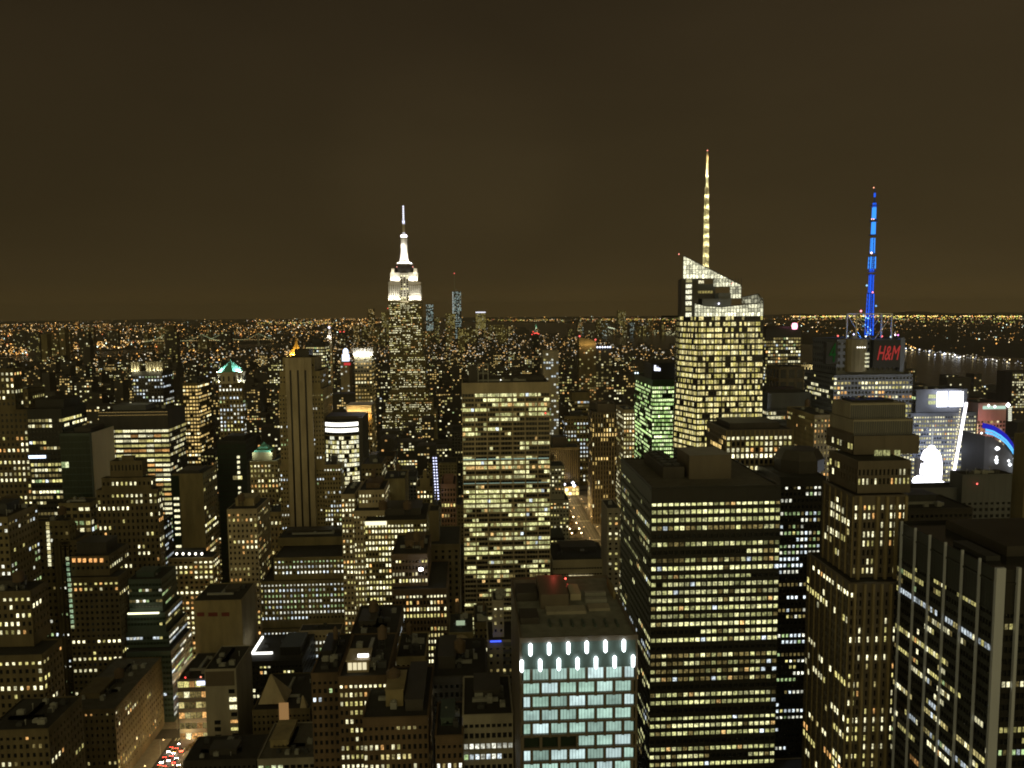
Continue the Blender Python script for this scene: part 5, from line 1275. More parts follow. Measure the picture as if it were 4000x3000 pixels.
m.build('edge_lamp', LAMPS, r)
m = MB()
for px0, px1, pa in ((3938, 3952, 1590),):
    for j in range(7):
        for i in range(3): m.quad(*[P(px0 + (px1 - px0) * (i + a) / 3, pa + j * 8 + b, 756) for a, b in ((.1, 6), (.9, 6), (.9, 0), (.1, 0))], col=(1.1, 1.1, .85))
m.octa(P(3938, 1582, 755), 2.6, (4, 4, 4)); m.build('sign_panel', LAMPS, r)
r = thing('theatre_block', 'dark block carrying a curved band of blue and cyan neon, right edge', 'building', (P(3900, 1700, 620).x, 620, 0))
yv = 620
pts = [(3850, 1660), (3880, 1668), (3908, 1684), (3932, 1704), (3952, 1730), (3962, 1748)]
W, n1, n2 = MB(), MB(), MB()
for (a, pa), (b, pb) in zip(pts, pts[1:]):
    A, Bp = P(a, pa, yv), P(b, pb, yv)
    W.prism([(A.x, yv, 0), (Bp.x, yv, 0), (Bp.x, yv + 30, 0), (A.x, yv + 30, 0)], [(A.x, yv, A.z - 9), (Bp.x, yv, Bp.z - 9), (Bp.x, yv + 30, Bp.z - 9), (A.x, yv + 30, A.z - 9)])
    n1.prism([(A.x, yv - .2, A.z - 3), (Bp.x, yv - .2, Bp.z - 3), (Bp.x, yv + 4, Bp.z - 3), (A.x, yv + 4, A.z - 3)], [(A.x, yv - .2, A.z + 1.2), (Bp.x, yv - .2, Bp.z + 1.2), (Bp.x, yv + 4, Bp.z + 1.2), (A.x, yv + 4, A.z + 1.2)])
    for d in (-4.6, -6.9):
        n2.prism([(A.x, yv - .5, A.z + d), (Bp.x, yv - .5, Bp.z + d), (Bp.x, yv - .1, Bp.z + d), (A.x, yv - .1, A.z + d)], [(A.x, yv - .5, A.z + d + 1.7), (Bp.x, yv - .5, Bp.z + d + 1.7), (Bp.x, yv - .1, Bp.z + d + 1.7), (A.x, yv - .1, A.z + d + 1.7)])
W.build('wall', WALL['char'], r); lamp((P(3900, 1800, 600).x, 598, P(3900, 1790, 600).z), 9000, (.6, .7, 1), r, 1.5, name='square_light')  # lamp added only to brighten this dark block, no fixture modelled
n1.build('neon_band', emit('deep_blue_neon', (.02, .02, .5), .9), r); n2.build('neon_band', emit('cyan_neon', (.14, .62, 1.2), 1.1), r)
m = MB(); A, Bp = P(3954, 1850, yv), P(3961, 1752, yv)
for i in range(9): m.octa(A.lerp(Bp, i / 8) + Vector((rnd.uniform(-1, 1), -3, 0)), rnd.uniform(1.4, 2.6), (2.6, 2.9, 3.2))
m.build('sign_lamp', LAMPS, r)
m = MB()
for px, py, s_ in ((3894, 1752, 2.0), (3900, 1752, 1.6), (3893, 1785, 1.3), (3892, 1797, 2.0), (3893, 1806, 1.6), (3940, 1800, 1.4), (3945, 1815, 1.8)): m.octa(P(px, py, yv - 3), s_, (2.4, 2.5, 2.6))
m.build('sign_lamp', LAMPS, r)
# sign tower; its blown-out glare is built as a glowing dome and globes
r = thing('billboard_tower', 'blinding white stacked billboards tapering to a thin pole', 'billboard', (P(3650, 1850, 560).x, 560, 0))
yv = 560
bb = emit('blinding_white_screen', (.95, .95, 1.08), 9, True)
prof = [(3607, 3694, 1890, 1842), (3612, 3692, 1842, 1802), (3622, 3686, 1802, 1776), (3630, 3666, 1776, 1760), (3632, 3654, 1760, 1748)]
dz = lambda q: P(3650, q, yv).z
MB().lathe(P(3651, 1840, yv).x, yv + 5, [(w * yv / FPX, dz(q)) for w, q in ((38, 1892), (41, 1850), (40, 1815), (36, 1788), (28, 1768), (14, 1757), (10, 1748), (4, 1745))], 28).build('screen', bb, r)
for i, (a, b, p0, p1) in enumerate(()):
    A, Bq = P(a, p0 - .4, yv), P(b, p1 + .4, yv); MB().box(A.x, Bq.x, yv - .3 + i * .3, yv + .6 + i * .3, A.z, Bq.z).build('screen', bb, r)
for px, py, rr_ in ((3588, 1880, 4.2), (3604, 1890, 2.8), (3681, 1893, 2.4), (3645, 1894, 2.2)):
    q = P(px, py, yv - 2); MB().lathe(q.x, q.y, ((.5, q.z - rr_), (rr_ * .8, q.z - rr_ * .6), (rr_, q.z), (rr_ * .8, q.z + rr_ * .6), (.5, q.z + rr_)), 14).build('glow_globe', bb, r)  # globes added to round out the glare of the signs
MB().box(P(3612, 1890, yv).x, P(3690, 1890, yv).x, yv + 2.5, yv + 14, 0, P(3650, 1800, yv).z).build('core', WALL['char'], r)
A, Bq = P(3641, 1750, yv + 2), P(3642, 1672, yv + 2); MB().bar(A, Bq, .35).build('pole', steel, r)
lamp((P(3640, 1900, 545).x, 545, P(3640, 1905, 545).z), 120000, (.85, .9, 1), r, 3, name='square_light')
lamp((P(3650, 1830, 545).x, 543, P(3640, 1820, 545).z), 40000, (.85, .9, 1), r, 3, name='square_light')
# dark hotel blocks in front of the square
B('hotel_block', 'dark blue-black block with a flat-topped bulkhead and one red lamp, below the bright signs', 440, [(3560, 3790, 1905, dict(depth=14)), (3760, 3958, 1852, dict(z0=0, dy=-4, depth=12))], st('slate', 3.2, 3.8, .45, .5, rec=.35, top=16, lit=(.15, .35, .04), pal='dim', gain=.8), roof=('unit:2',), short='dark blue-black block')
q = P(3817, 1890, 434); m = MB(); m.octa(tuple(q), .55, (4, .5, .4)); m.build('red_lamp', LAMPS, LAST[0])
B('slab_tower', 'plain tan slab wall cut by the right edge of the photo', 345, [(4010, 4200, 1700, dict(blank='FL', back=3962))], st('olive', 3, 3.6, .5, .5, lit=(0, 0, 0)), depth=26, roof=('unit:2',), short='plain tan slab, right edge')
B('office_block', 'low dim-windowed block between the red granite tower and the finned black tower', 400, [(3480, 3800, 1985)], st('char', 2.6, 3.7, .4, .45, lit=(.15, .5, .05), pal='dim'), depth=30, roof=('unit:3', 'penthouse'))
# ------------------------------------------------------------------ centre right, between the pale grid slab and the black tower
B('office_block', 'pale blank slab with yellow window bands in front of the river', 1200, [(2233, 2302, 1532)], st('olive', 4.4, 5.6, .15, .5, top=14, lit=(.85, .8, .2), pal='office', hor=True), depth=36, roof=('unit:2',))
B('office_block', 'block with neat rows of white square windows beside the pale finned block', 1150, [(2205, 2312, 1625)], st('olive', 4.6, 6.0, .45, .5, top=4, lit=(.65, .75, .25), pal='cool'), depth=36, roof=('penthouse', 'unit:3'))
B('office_block', 'dim block with fine pale vertical fins right of the pale grid slab', 1110, [(2152, 2262, 1748)], st('tan', 2.6, 50, .5, .1, rec=.5, top=3, lit=(0, 0, 0)), depth=34, roof=('penthouse:.05,.6,.2,.8,14:char', 'unit:2'), short='fine-finned pale block')
B('office_tower', 'brown tower of bundled vertical piers with amber lights between them', 940, [(2312, 2422, 1608), (2334, 2402, 1577, dict(dy=3, depth=18, blank='F'))], st('granite', 3.3, 5.8, .5, .3, rec=.9, top=3, lit=(.2, .4, .2), pal='gold', gain=1.3), depth=34, roof=('unit:2',), single=True, short='brown bundled-pier tower')
m = MB(); r = LAST[0]
for i in range(11): u = P(2314 + i * 10.7, 1800, 939.6).x; m.box(u - .5, u + .5, 939.0, 939.98, 0, P(2366, 1611, 940).z)
m.build('pier', WALL['tan'], r)
B('office_block', 'cream tower strip with close white windows left of the green glowing tower', 660, [(2436, 2480, 1600)], st('lime', 2.2, 3.6, .4, .45, lit=(.7, .8, .4), pal='cream'), depth=34, roof=('unit:1',), single=True)
B('slab_tower', 'thin pale slab with one column of small windows left of the huge black tower', 540, [(2372, 2420, 1985, dict(blank='L'))], st('grey', 3.6, 3.6, .55, .5, rec=.35, top=3, lit=(.4, .5, .2), pal='cream'), depth=26, roof=('unit:1',), short='thin pale slab')
r = B('low_block', 'low white building with a dark strip window and a flat black roof', 560, [(2158, 2374, 2186)], st('white', 2.0, 4.4, .2, .75, rec=.3, top=6, lit=(.0, .3, .0), pal='cream'), depth=44, roof=('penthouse:.2,.9,.5,.9,3:char', 'unit:5'), short='low white building')
m = MB()
for i in range(18):
    q = P(2225 + i * 5.2, 2253, 559); m.quad((q.x - .4, 559.4, q.z - 1), (q.x + .4, 559.4, q.z - 1), (q.x + .4, 559.4, q.z + 1), (q.x - .4, 559.4, q.z + 1), (1.1, .95, .55))
m.build('window', WINM, r)
# lit park side: low buildings and lamps beyond the pale grid slab
B('low_block', 'low block with glaring warm shop windows beside the lamp-lit street', 1085, [(2164, 2262, 1900)], st('tan', 5, 5.5, .2, .3, rec=.3, top=3, lit=(.9, .8, .7), pal='cream', gain=1.6), depth=30, roof=('unit:3',))
m = MB()
for px, py in ((2204, 1892), (2238, 1886), (2243, 1897)): m.octa(tuple(P(px, py, 1082)), 2.4, (4, 4.2, 5))
m.build('floodlight', LAMPS, LAST[0])
# ------------------------------------------------------------------ left middle distance extras
B('office_tower', 'tower with rows of warm windows on the far left behind the black block', 790, [(20, 108, 1520)], st('brown', 3.6, 4.6, .45, .45, lit=(.4, .6, .2), pal='amber'), depth=30, roof=('tank', 'unit:2'))
B('masonry_block', 'block with bright greenish ground-floor windows at the foot of the thin slab', 598, [(228, 352, 1965)], st('olive', 4.6, 5.4, .25, .4, lit=(.6, .75, .25), pal='office'), depth=18, roof=('unit:3', 'duct'))
B('masonry_block', 'dark brick block left of the stepped tower with orange windows', 530, [(205, 300, 2110)], st('brown', 2.5, 3.6, .45, .5, lit=(.12, .5, .03), pal='cool'), depth=20, roof=('penthouse:.3,.7,.2,.8,3:brown', 'unit:2', 'tank'))
B('masonry_tower', 'stone tower with paired windows seen between the cream block and the striped tan tower', 625, [(1008, 1100, 2000)], st('tan', 2.9, 4.8, .5, .45, lit=(.3, .6, .15), pal='amber'), depth=40, roof=('unit:2', 'tank'))
# ------------------------------------------------------------------ downtown skyline, far
Z0 = lambda py, Y: P(2000, py, Y).z
def far_tower(name, label, Y, l, rr, py, wall, pal, dens, depth=50, bay=6, fh=8, crown=None, group=None, taper=1.0):
    a, b = P(l, py, Y), P(rr, py, Y); x0, x1, z = a.x, b.x, (a.z + b.z) / 2
    r = thing(name, label, 'skyscraper', ((x0 + x1) / 2, Y, 0), group)
    c = (x0 + x1) / 2; h = (x1 - x0) / 2 * taper
    MB().prism([(x0, Y, 0), (x1, Y, 0), (x1, Y + depth, 0), (x0, Y + depth, 0)], [(c - h, Y, z), (c + h, Y, z), (c + h, Y + depth, z), (c - h, Y + depth, z)]).build('wall', WALL[wall], r)
    m = MB(); n = max(2, round((x1 - x0) / bay)); k = int((z - 4) / fh); bw = (x1 - x0) / n
    for j in range(k):
        zt = z - 4 - j * fh; f = zt / z; sc = 1 + (taper - 1) * f
        row = rnd.uniform(.5, 1.4)
        for i in range(n):
            if rnd.random() < dens * row:
                u = c + (x0 + (i + .5) * bw - c) * sc; q = pick(pal); g = rnd.uniform(.35, 1.0)
                w_ = bw * .34 * sc
                m.quad((u - w_, Y - .6, zt - fh * .6), (u + w_, Y - .6, zt - fh * .6), (u + w_, Y - .6, zt), (u - w_, Y - .6, zt), (q[0] * g, q[1] * g, q[2] * g))
    if m.f: m.build('window', WINM, r)['kind'] = 'stuff'
    if crown:
        m = MB(); m.box(c - h, c + h, Y - 1, Y + depth, z, z + crown[0]); m.build('crown', emit('crown_light_' + crown[2], crown[1], crown[3]), r)
    BOXES.append((x0, x1, Y, Y + depth))
    return r, (x0, x1, z)
PAL['icy'] = ((4, (.7, .95, .9)), (3, (.45, .6, .55)), (2, (.95, 1, .8))); PAL['goldf'] = ((4, (.62, .52, .16)), (3, (.42, .34, .1)), (1, (.9, .85, .5)))
r, (a, b, z) = far_tower('skyscraper', 'tallest far tower, sparkling icy white with a thin antenna', 6000, 1767, 1801, 1138, 'char', 'icy', .62, 60, 6.5, 9, taper=.96)
MB().bar(((a + b) / 2 - 16, 6030, z), ((a + b) / 2 - 16, 6030, Z0(1070, 6000)), 1.5).build('antenna', steel, r)
m = MB(); m.octa(((a + b) / 2 - 16, 6030, Z0(1066, 6000)), 5, (1.6, .25, .2)); m.build('beacon', LAMPS, r)
m = MB()
for i in range(26): q = a + 2.5; m.octa((q, 5998, z - 8 - i * 11), 3.4, (1.0, 1.15, 1.1))
m.build('edge_lamp', LAMPS, r)
far_tower('skyscraper', 'far rippled steel tower with two icy light columns right of the floodlit skyscraper', 5900, 1664, 1692, 1188, 'char', 'icy', .6, 50, 7, 8)
q = LAST
far_tower('skyscraper', 'far gold-lit slab with a white light bar on its roof', 6300, 1858, 1897, 1222, 'olive', 'goldf', .85, 60, 6, 8, crown=(8, (.95, .95, 1.1), 'white', 1.4))
far_tower('skyscraper', 'far green-topped gold tower touching the icy tallest far tower', 5800, 1741, 1778, 1224, 'olive', 'goldf', .62, 60, 7, 9)
far_tower('skyscraper', 'far narrow tower with greenish windows and a red roof light', 5700, 1698, 1716, 1238, 'char', 'goldf', .4, 40)
far_tower('skyscraper', 'far tower with red lamps on its top left of the floodlit skyscraper', 5600, 1436, 1462, 1206, 'brown', 'gold', .4, 40)
far_tower('skyscraper', 'far greenish tower touching the left side of the floodlit skyscraper', 5900, 1490, 1520, 1218, 'olive', 'goldf', .5, 50)
far_tower('skyscraper', 'far dim tower pair neighbour with a warm pyramid light', 5500, 1378, 1404, 1268, 'brown', 'gold', .45, 50)
far_tower('skyscraper', 'far wide olive block right of the gold-lit slab', 6100, 1908, 1966, 1268, 'olive', 'goldf', .35, 60)
far_tower('skyscraper', 'far slim tower with a red lamp on the harbour edge', 6200, 1986, 2004, 1270, 'brown', 'amber', .5, 40)
far_tower('skyscraper', 'lone tall tower standing across the harbour', 7600, 2414, 2444, 1212, 'olive', 'goldf', .4, 60, 8, 10)
for i in range(22):
    px = rnd.uniform(1400, 2010); w = rnd.uniform(14, 40); py = rnd.uniform(1262, 1305)
    far_tower('skyscraper', 'one of the dim far downtown blocks with tiny gold windows', rnd.uniform(4800, 6000), px, px + w, py, rnd.choice(('olive', 'brown', 'char')), rnd.choice(('goldf', 'amber')), rnd.uniform(.2, .5), 50, 8, 10, group='dim far downtown blocks')
for i in range(26):
    px = rnd.uniform(2200, 2660); w = rnd.uniform(10, 26); Y = rnd.uniform(7400, 8400)
    far_tower('apartment_tower', 'one of the small lit towers on the far harbour shore', Y, px, px + w, rnd.uniform(1243, 1300), rnd.choice(('olive', 'brown', 'char')), rnd.choice(('goldf', 'amber', 'icy')), rnd.uniform(.2, .5), 50, 9, 11, group='towers on the far harbour shore')
for i in range(20):
    px = rnd.uniform(20, 900); w = rnd.uniform(16, 50); Y = rnd.uniform(3800, 6200)
    far_tower('apartment_tower', 'one of the dim tower blocks across the eastern river at upper left', Y, px, px + w, rnd.uniform(1268, 1330), rnd.choice(('olive', 'brown', 'char')), rnd.choice(('goldf', 'dim', 'amber')), rnd.uniform(.12, .3), 40, 9, 10, group='dim tower blocks beyond the eastern river')
# gold pyramid, clock tower, white lit tower, red things in the middle distance
r, (a, b, z) = far_tower('masonry_tower', 'tower ending in a slender gold floodlit pyramid', 1900, 1118, 1172, 1392, 'tan', 'amber', .25, 40, 4, 4.5)
cx = (a + b) / 2 + 4
MB().lathe(cx, 1922, ((17, z), (15.5, z + 8), (12, z + 12), (8, Z0(1352, 1900)), (5, Z0(1342, 1900)), (3.2, Z0(1334, 1900)), (.6, Z0(1315, 1900))), 8, R(22.5)).build('pyramid_roof', WALL['gold'], r)
for i in range(6): an = R(180 + 36 * i); lamp((cx + 19 * math.cos(an), 1922 + 19 * math.sin(an), z + 4), 12000, (1, .75, .25), r, .6); 
lamp((cx - 8, 1908, z + 16), 4500, (1, .8, .35), r, .5); lamp((cx + 8, 1908, z + 16), 4500, (1, .8, .35), r, .5)
m = MB()
for i in range(16): m.octa((a - 6 + rnd.random() * 22, 1896, z - 12 + rnd.random() * 26), 2.0, (1.4, .8, .25))
m.build('roof_lamp', LAMPS, r)
r, (a, b, z) = far_tower('masonry_tower', 'slim clock tower with a white lit lantern top', 1950, 1278, 1295, 1310, 'lime', 'amber', .3, 18, 3, 4)
MB().lathe((a + b) / 2, 1959, (((b - a) * .48, z), ((b - a) * .4, z + 9), ((b - a) * .22, z + 16), ((b - a) * .2, z + 20), (.3, z + 27)), 8).build('lantern_roof', WALL['white'], r)
for i in range(3): lamp((a + (b - a) * (i * .5), 1945, z - 3), 4000, (.95, .92, 1), r, .5)
m = MB(); m.octa(((a + b) / 2, 1950, z + 19), 3.4, (2, 1.9, 2.2)); m.build('lantern', LAMPS, r)
r, (a, b, z) = far_tower('masonry_tower', 'tower with a glaring blue-white lit top and a red sign beneath', 1500, 1330, 1364, 1412, 'lime', 'cool', .3, 30, 4, 4.5)
cx = (a + b) / 2
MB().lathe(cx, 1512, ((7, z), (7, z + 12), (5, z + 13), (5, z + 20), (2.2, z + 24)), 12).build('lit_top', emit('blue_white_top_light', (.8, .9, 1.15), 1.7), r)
q = P(1357, 1421, 1490); MB().box(q.x - 6, q.x + 6, 1488, 1489, q.z - 2.6, q.z + 2).build('red_sign', emit('red_neon', (.7, .05, .05), .9), r)
r, (a, b, z) = far_tower('apartment_tower', 'slab tower with an orange floodlit slanted crown before the harbour', 1500, 2262, 2328, 1350, 'brown', 'amber', .32, 30, 4, 4.2)
z2, z3 = Z0(1320, 1500), Z0(1334, 1500)
MB().prism([(a, 1500, z), (b, 1500, z), (b, 1530, z), (a, 1530, z)], [(a, 1500, z2), (b, 1500, z3), (b, 1530, z3), (a, 1530, z2)]).build('crown_wall', WALL['tan'], r)
for i in range(4): lamp((a + (b - a) * (i + .5) / 4, 1493, z + 1), 1600, (1, .62, .22), r, .5)
m = MB(); m.octa((a + 1, 1500, z2 + 2), 2, (2.2, .3, .25)); m.octa((b - 1, 1500, z3 + 2), 2, (2.2, .3, .25)); m.build('warning_lamp', LAMPS, r)
r, (a, b, z) = far_tower('office_block', 'low dark block with a row of six blue-white roof lamps', 1500, 2328, 2388, 1362, 'char', 'dim', .25, 30, 5, 5)
m = MB()
for i in range(6): m.octa((a + (b - a) * (i + .5) / 6, 1498, z + 3), 1.9, (2.6, 2.8, 3.4))
m.build('roof_lamp', LAMPS, r)
r, (a, b, z) = far_tower('apartment_tower', 'dark tower with a cluster of red lamps on its roof', 1700, 2078, 2104, 1312, 'dark', 'dim', .3, 25, 4, 4.4)
m = MB()
for i in range(7): m.octa((a + (b - a) * i / 6, 1698, z + 2 + rnd.random() * 7), 1.3, (2.4, .2, .15))
m.build('warning_lamp', LAMPS, r)
r, (a, b, z) = far_tower('office_tower', 'pale grey tower with a blank cap before the harbour', 1150, 2122, 2182, 1370, 'grey', 'cool', .3, 30, 3.5, 4)
r, (a, b, z) = far_tower('apartment_tower', 'dark twin-antenna tower with two red lamps left of the floodlit skyscraper', 2200, 1325, 1348, 1300, 'dark', 'dim', .3, 25, 4, 4.4)
m = MB(); m.octa((a + 3, 2198, z + 3), 2, (2.2, .2, .15)); m.octa((b - 3, 2198, z + 3), 2, (2.2, .2, .15)); m.build('warning_lamp', LAMPS, r)
far_tower('office_tower', 'window-filled tower cut by the right edge above the neon band', 1300, 3955, 4040, 1452, 'char', 'cream', .5, 40, 4, 4.2)

# ------------------------------------------------------------------ smaller blocks on the street grid
def free(x0, x1, y0, y1):
    for a, b, c, d in BOXES:
        if x0 < b and x1 > a and y0 < d and y1 > c: return False
    return True
LOTS = []
for k in range(4, 42):
    for a, b in zip(AVE, AVE[1:]):
        for half in (0, 1):
            y0 = k * 80 + 8 + half * 32; y1 = y0 + 30
            x = a + 12
            while x < b - 26:
                w = rnd.choice((18, 24, 30, 38, 52)); w = min(w, b - 12 - x)
                if w < 14: break
                LOTS.append((x, x + w - .6, y0, y1)); x += w
LOOK = {'brown': 'brown brick', 'red': 'red-brown brick', 'tan': 'tan brick', 'olive': 'olive stone', 'char': 'charcoal stone', 'grey': 'grey concrete', 'dark': 'black glass', 'lime': 'pale stone', 'slate': 'blue-grey'}
LIT = {'dim': 'mostly dark', 'amber': 'amber-lit', 'cream': 'brightly lit', 'cool': 'white-lit', 'office': 'office-lit'}
FEAT = {'tank': ' with roof tank', 'penthouse': ' with roof house', 'unit:3': ' with roof machines', 'mast:12': ' with antenna', 'plain': ''}
LANDX = sorted(LAND)
def where(px, Y):
    best = None
    for a, b, yy, ph in LAND:
        dx = 0 if a <= px <= b else (a - px if px < a else px - b)
        s = dx + abs(Y - yy) * .18
        if best is None or s < best[0]: best = (s, a, b, yy, ph)
    _, a, b, yy, ph = best
    dY = round((Y - yy) / 80)
    if px < a: rel = 'left of'
    elif px > b: rel = 'right of'
    else: rel = 'behind' if Y > yy else 'before'
    n = abs(dY); nm = ('', 'one block', 'two blocks', 'three blocks', 'four blocks', 'five blocks', 'six blocks', 'seven blocks', 'eight blocks', 'nine blocks', 'ten blocks')[min(n, 10)]
    if rel in ('behind', 'before'): return f'{nm} {rel} the {ph}'.strip()
    return f'{rel} the {ph}' if n < 1 else ('beyond and ' if dY > 0 else 'nearer and ') + f'{rel} the {ph}'
cand = []
for (x0, x1, y0, y1) in LOTS:
    q = pix(((x0 + x1) / 2, y0, 40)); q2 = pix(((x0 + x1) / 2, y0, 0))
    if not (-250 < q[0] < 4250) or q[1] > 3150: continue
    if not free(x0, x1, y0, y1): continue
    if y0 > 600 and -560 < x0 < 1100 and False: continue
    cand.append((y0, x0, x1, y1, q))
cand.sort(key=lambda c: c[0])
NIND = 205; used = {}
far = []
def height(x, Y):
    if Y < 480: return rnd.choice((22, 26, 34, 44, 52))
    if Y < 700: return rnd.choice((30, 40, 55, 70, 84))
    if Y < 1300: return rnd.choice((26, 38, 50, 62, 78, 96, 118))
    if Y < 2200: return rnd.choice((22, 30, 40, 52, 66, 84, 108))
    return rnd.choice((16, 20, 26, 34, 44, 60, 84))
clear = (95, 175, 560, 1250)          # the lamp-lit avenue and park seen past the pale grid slab
for n, (y0, x0, x1, y1, q) in enumerate(cand):
    if x0 < clear[1] and x1 > clear[0] and clear[2] < y0 < clear[3]: continue
    h = height(x0, y0) * rnd.uniform(.85, 1.15)
    if y0 < 620 and x0 < -170: h *= .7
    # keep the lower reach of the lit avenue at bottom left open to view
    if -215 < x0 < -120 and y0 < 700: h = min(h, 24)
    if len(used) and sum(used.values()) >= NIND: far.append((x0, x1, y0, y1, h)); continue
    wall = rnd.choice(('brown', 'brown', 'red', 'tan', 'olive', 'char', 'grey', 'dark', 'lime', 'slate'))
    pal = rnd.choice(('dim', 'amber', 'amber', 'cream', 'cream', 'cool', 'office'))
    ft = rnd.choice(('tank', 'penthouse', 'unit:3', 'plain', 'tank', 'mast:12'))
    kind = 'office_block' if wall in ('dark', 'slate', 'char') else 'apartment_block' if pal in ('dim', 'amber') else 'masonry_block'
    lab = f'{LIT[pal]} {LOOK[wall]} block{FEAT[ft]}, {where(q[0], y0)}'
    if len(lab.split()) > 16: lab = lab.replace(FEAT[ft] + ',', ',')
    if len(lab.split()) > 16: lab = lab.replace('beyond and ', '').replace('nearer and ', '').replace(' block,', ',') if len(lab.split()) > 16 else lab
    used[lab] = used.get(lab, 0) + 1
    lit = dict(dim=(.15, .5, .05), amber=(.3, .5, .14), cream=(.45, .7, .18), cool=(.4, .65, .15), office=(.5, .75, .2))[pal]
    s_ = st(wall, rnd.choice((2.6, 3.0, 3.4)), rnd.choice((3.4, 3.7)), rnd.choice((.35, .45, .5)), .5, rec=.35, top=2.5, lit=lit, pal=pal, gain=.95)
    r = thing(kind, lab, 'building', ((x0 + x1) / 2, y0, 0), 'blocks filling the street grid')
    W, K, T = MB(), MB(), MB(); wins = []
    tiers = [(x0, x1, y0, y1, 0, h)]
    if h > 45 and rnd.random() < .6:
        d = min(4, (x1 - x0) * .14); tiers = [(x0, x1, y0, y1, 0, h * .72), (x0 + d, x1 - d, y0 + 2.5, y1 - 2, h * .72, h)]
    for (a, b, c, d, z0, z1) in tiers:
        K.box(a + .35, b - .35, c + .35, d - .3, z0, z1 - .9); W.box(a, b, d - .3, d, z0, z1)
        for f in 'FLR':
            facade(W, a, b, c, d - .3, z0, z1, s_, f, wins, P(q[0], 3300, c).z, 1 if f == 'F' or f == ('R' if a + b < 0 else 'L') else 0)
        MB().box(a + .35, b - .35, c + .35, d - .3, z1 - .9, z1 - .5).build('roof', roofm, r)
    W.build('wall', WALL[wall], r); K.build('glazing', glass, r)
    put_windows(r, wins, False)
    a, b, c, d, z0, z1 = tiers[-1]
    if ft != 'plain': clutter(r, a + 1, b - 1, c + 1, d - 1, z1 - .5, (ft, 'unit:1') if y0 < 700 else (ft,))
# the rest of the island's blocks reads as one mass
W, M_ = MB(), MB()
for (x0, x1, y0, y1, h) in far:
    if rnd.random() < (.06 if y0 < 1500 else .18): continue
    if rnd.random() < .5: h *= .7
    W.box(x0, x1, y0, y1, 0, h)
    pal = rnd.choice(('amber', 'amber', 'gold', 'cream', 'gold', 'office')); dens = rnd.choice((.1, .2, .3, .42, .55))
    fh = 4.0 if y0 < 1500 else 5.5; bw = 3.6 if y0 < 1500 else 5.0; n = max(2, int((x1 - x0) / bw)); k = max(1, int((h - 2) / fh))
    for j in range(k):
        row = rnd.choice((.3, .8, 1, 1.8))
        for i in range(n):
            if rnd.random() < dens * row:
                c = pick(pal); g = rnd.uniform(.5, 1.5); u = x0 + (i + .5) * (x1 - x0) / n; z = h - 2 - j * fh
                w_ = .34 * bw; M_.quad((u - w_, y0 - .12, z - fh * .5), (u + w_, y0 - .12, z - fh * .5), (u + w_, y0 - .12, z), (u - w_, y0 - .12, z), (c[0] * g, c[1] * g, c[2] * g))
# downtown and the far island shore, coarser
for i in range(1500):
    Y = rnd.uniform(3250, 7000); xm = rnd.uniform(-1900, 1350)
    if Y > 4300: xm = xm * max(.25, (7300 - Y) / 3000) if xm < 0 else xm * max(.3, (8200 - Y) / 3900)
    w = rnd.uniform(18, 60); h = rnd.choice((14, 18, 24, 30, 40, 56))
    if Y > 5000 and rnd.random() < .3: h *= 2
    W.box(xm, xm + w, Y, Y + 30, 0, h)
    for j in range(int(rnd.uniform(3, 15))):
        c = rnd.choice(((1, .55, .16), (1, .65, .28), (.9, .5, .14), (1, .85, .55), (1, .95, .8))); g = rnd.choice((.4, .7, 1, 1.6)); u = xm + rnd.random() * (w - 6); z = h - 1 - rnd.random() * h * .7
        M_.quad((u, Y - .5, z - 4), (u + 5, Y - .5, z - 4), (u + 5, Y - .5, z), (u, Y - .5, z), (c[0] * g, c[1] * g, c[2] * g))
o = W.build('distant_city', WALL['char']); o['kind'] = 'stuff'; o['label'] = 'mass of dark low city blocks reaching to the harbour'; o['category'] = 'city blocks'
M_.build('window', WINM, None).parent = o

# ------------------------------------------------------------------ far street lights, shores, bridges
def inwater(x, y, poly):
    c = False; j = len(poly) - 1
    for i in range(len(poly)):
        if (poly[i][1] > y) != (poly[j][1] > y) and x < (poly[j][0] - poly[i][0]) * (y - poly[i][1]) / (poly[j][1] - poly[i][1]) + poly[i][0]: c = not c
        j = i
    return c
from mathutils import noise as mnoise
AMB = ((1, .52, .12), (1, .6, .2), (1, .45, .1), (1, .75, .4), (1, .92, .75), (.8, 1, .85), (1, .3, .1))
L = MB(); cnt = 0
while cnt < 5400:
    px = rnd.uniform(-450, 4450) if rnd.random() < .6 else rnd.uniform(-450, 1500); py = 1240 + abs(rnd.gauss(0, 1)) * 45 if px < 2000 else 1234 + abs(rnd.gauss(0, 1)) * 60
    if px < 1000: py = 1266 + abs(rnd.gauss(0, 1)) * 95
    if rnd.random() < .12: py = 1236 + rnd.random() * 30 + (10 if px < 900 else 0)
    g = G(px, py, 8)
    if g.y < 2600 or g.y > 29500: continue
    if inwater(g.x, g.y, HUD) or inwater(g.x, g.y, EAST): continue
    nv = mnoise.noise(Vector((g.x / 700, g.y / 1500, 3.3))) + .5 * mnoise.noise(Vector((g.x / 240, g.y / 500, 7.1)))
    if rnd.random() > max(.04, min(1, .42 + 1.3 * nv)): continue
    # lights follow a rough street grid
    g.x = round(g.x / 60) * 60 + rnd.uniform(-4, 4) if g.y < 9000 else g.x
    c = rnd.choice(AMB[:4]) if rnd.random() < .72 else rnd.choice(AMB)
    s_ = rnd.choice((.12, .2, .3, .4, .6, .8, 1.2, 2.4))
    rr_ = g.y / 796 * (rnd.choice((.28, .34, .4, .55)) if g.y > 7000 else rnd.choice((.4, .5, .5, .7)))
    L.octa((g.x, g.y, rnd.uniform(6, 22)), rr_, (c[0] * s_ * 1.7, c[1] * s_ * 1.7, c[2] * s_ * 1.7)); cnt += 1
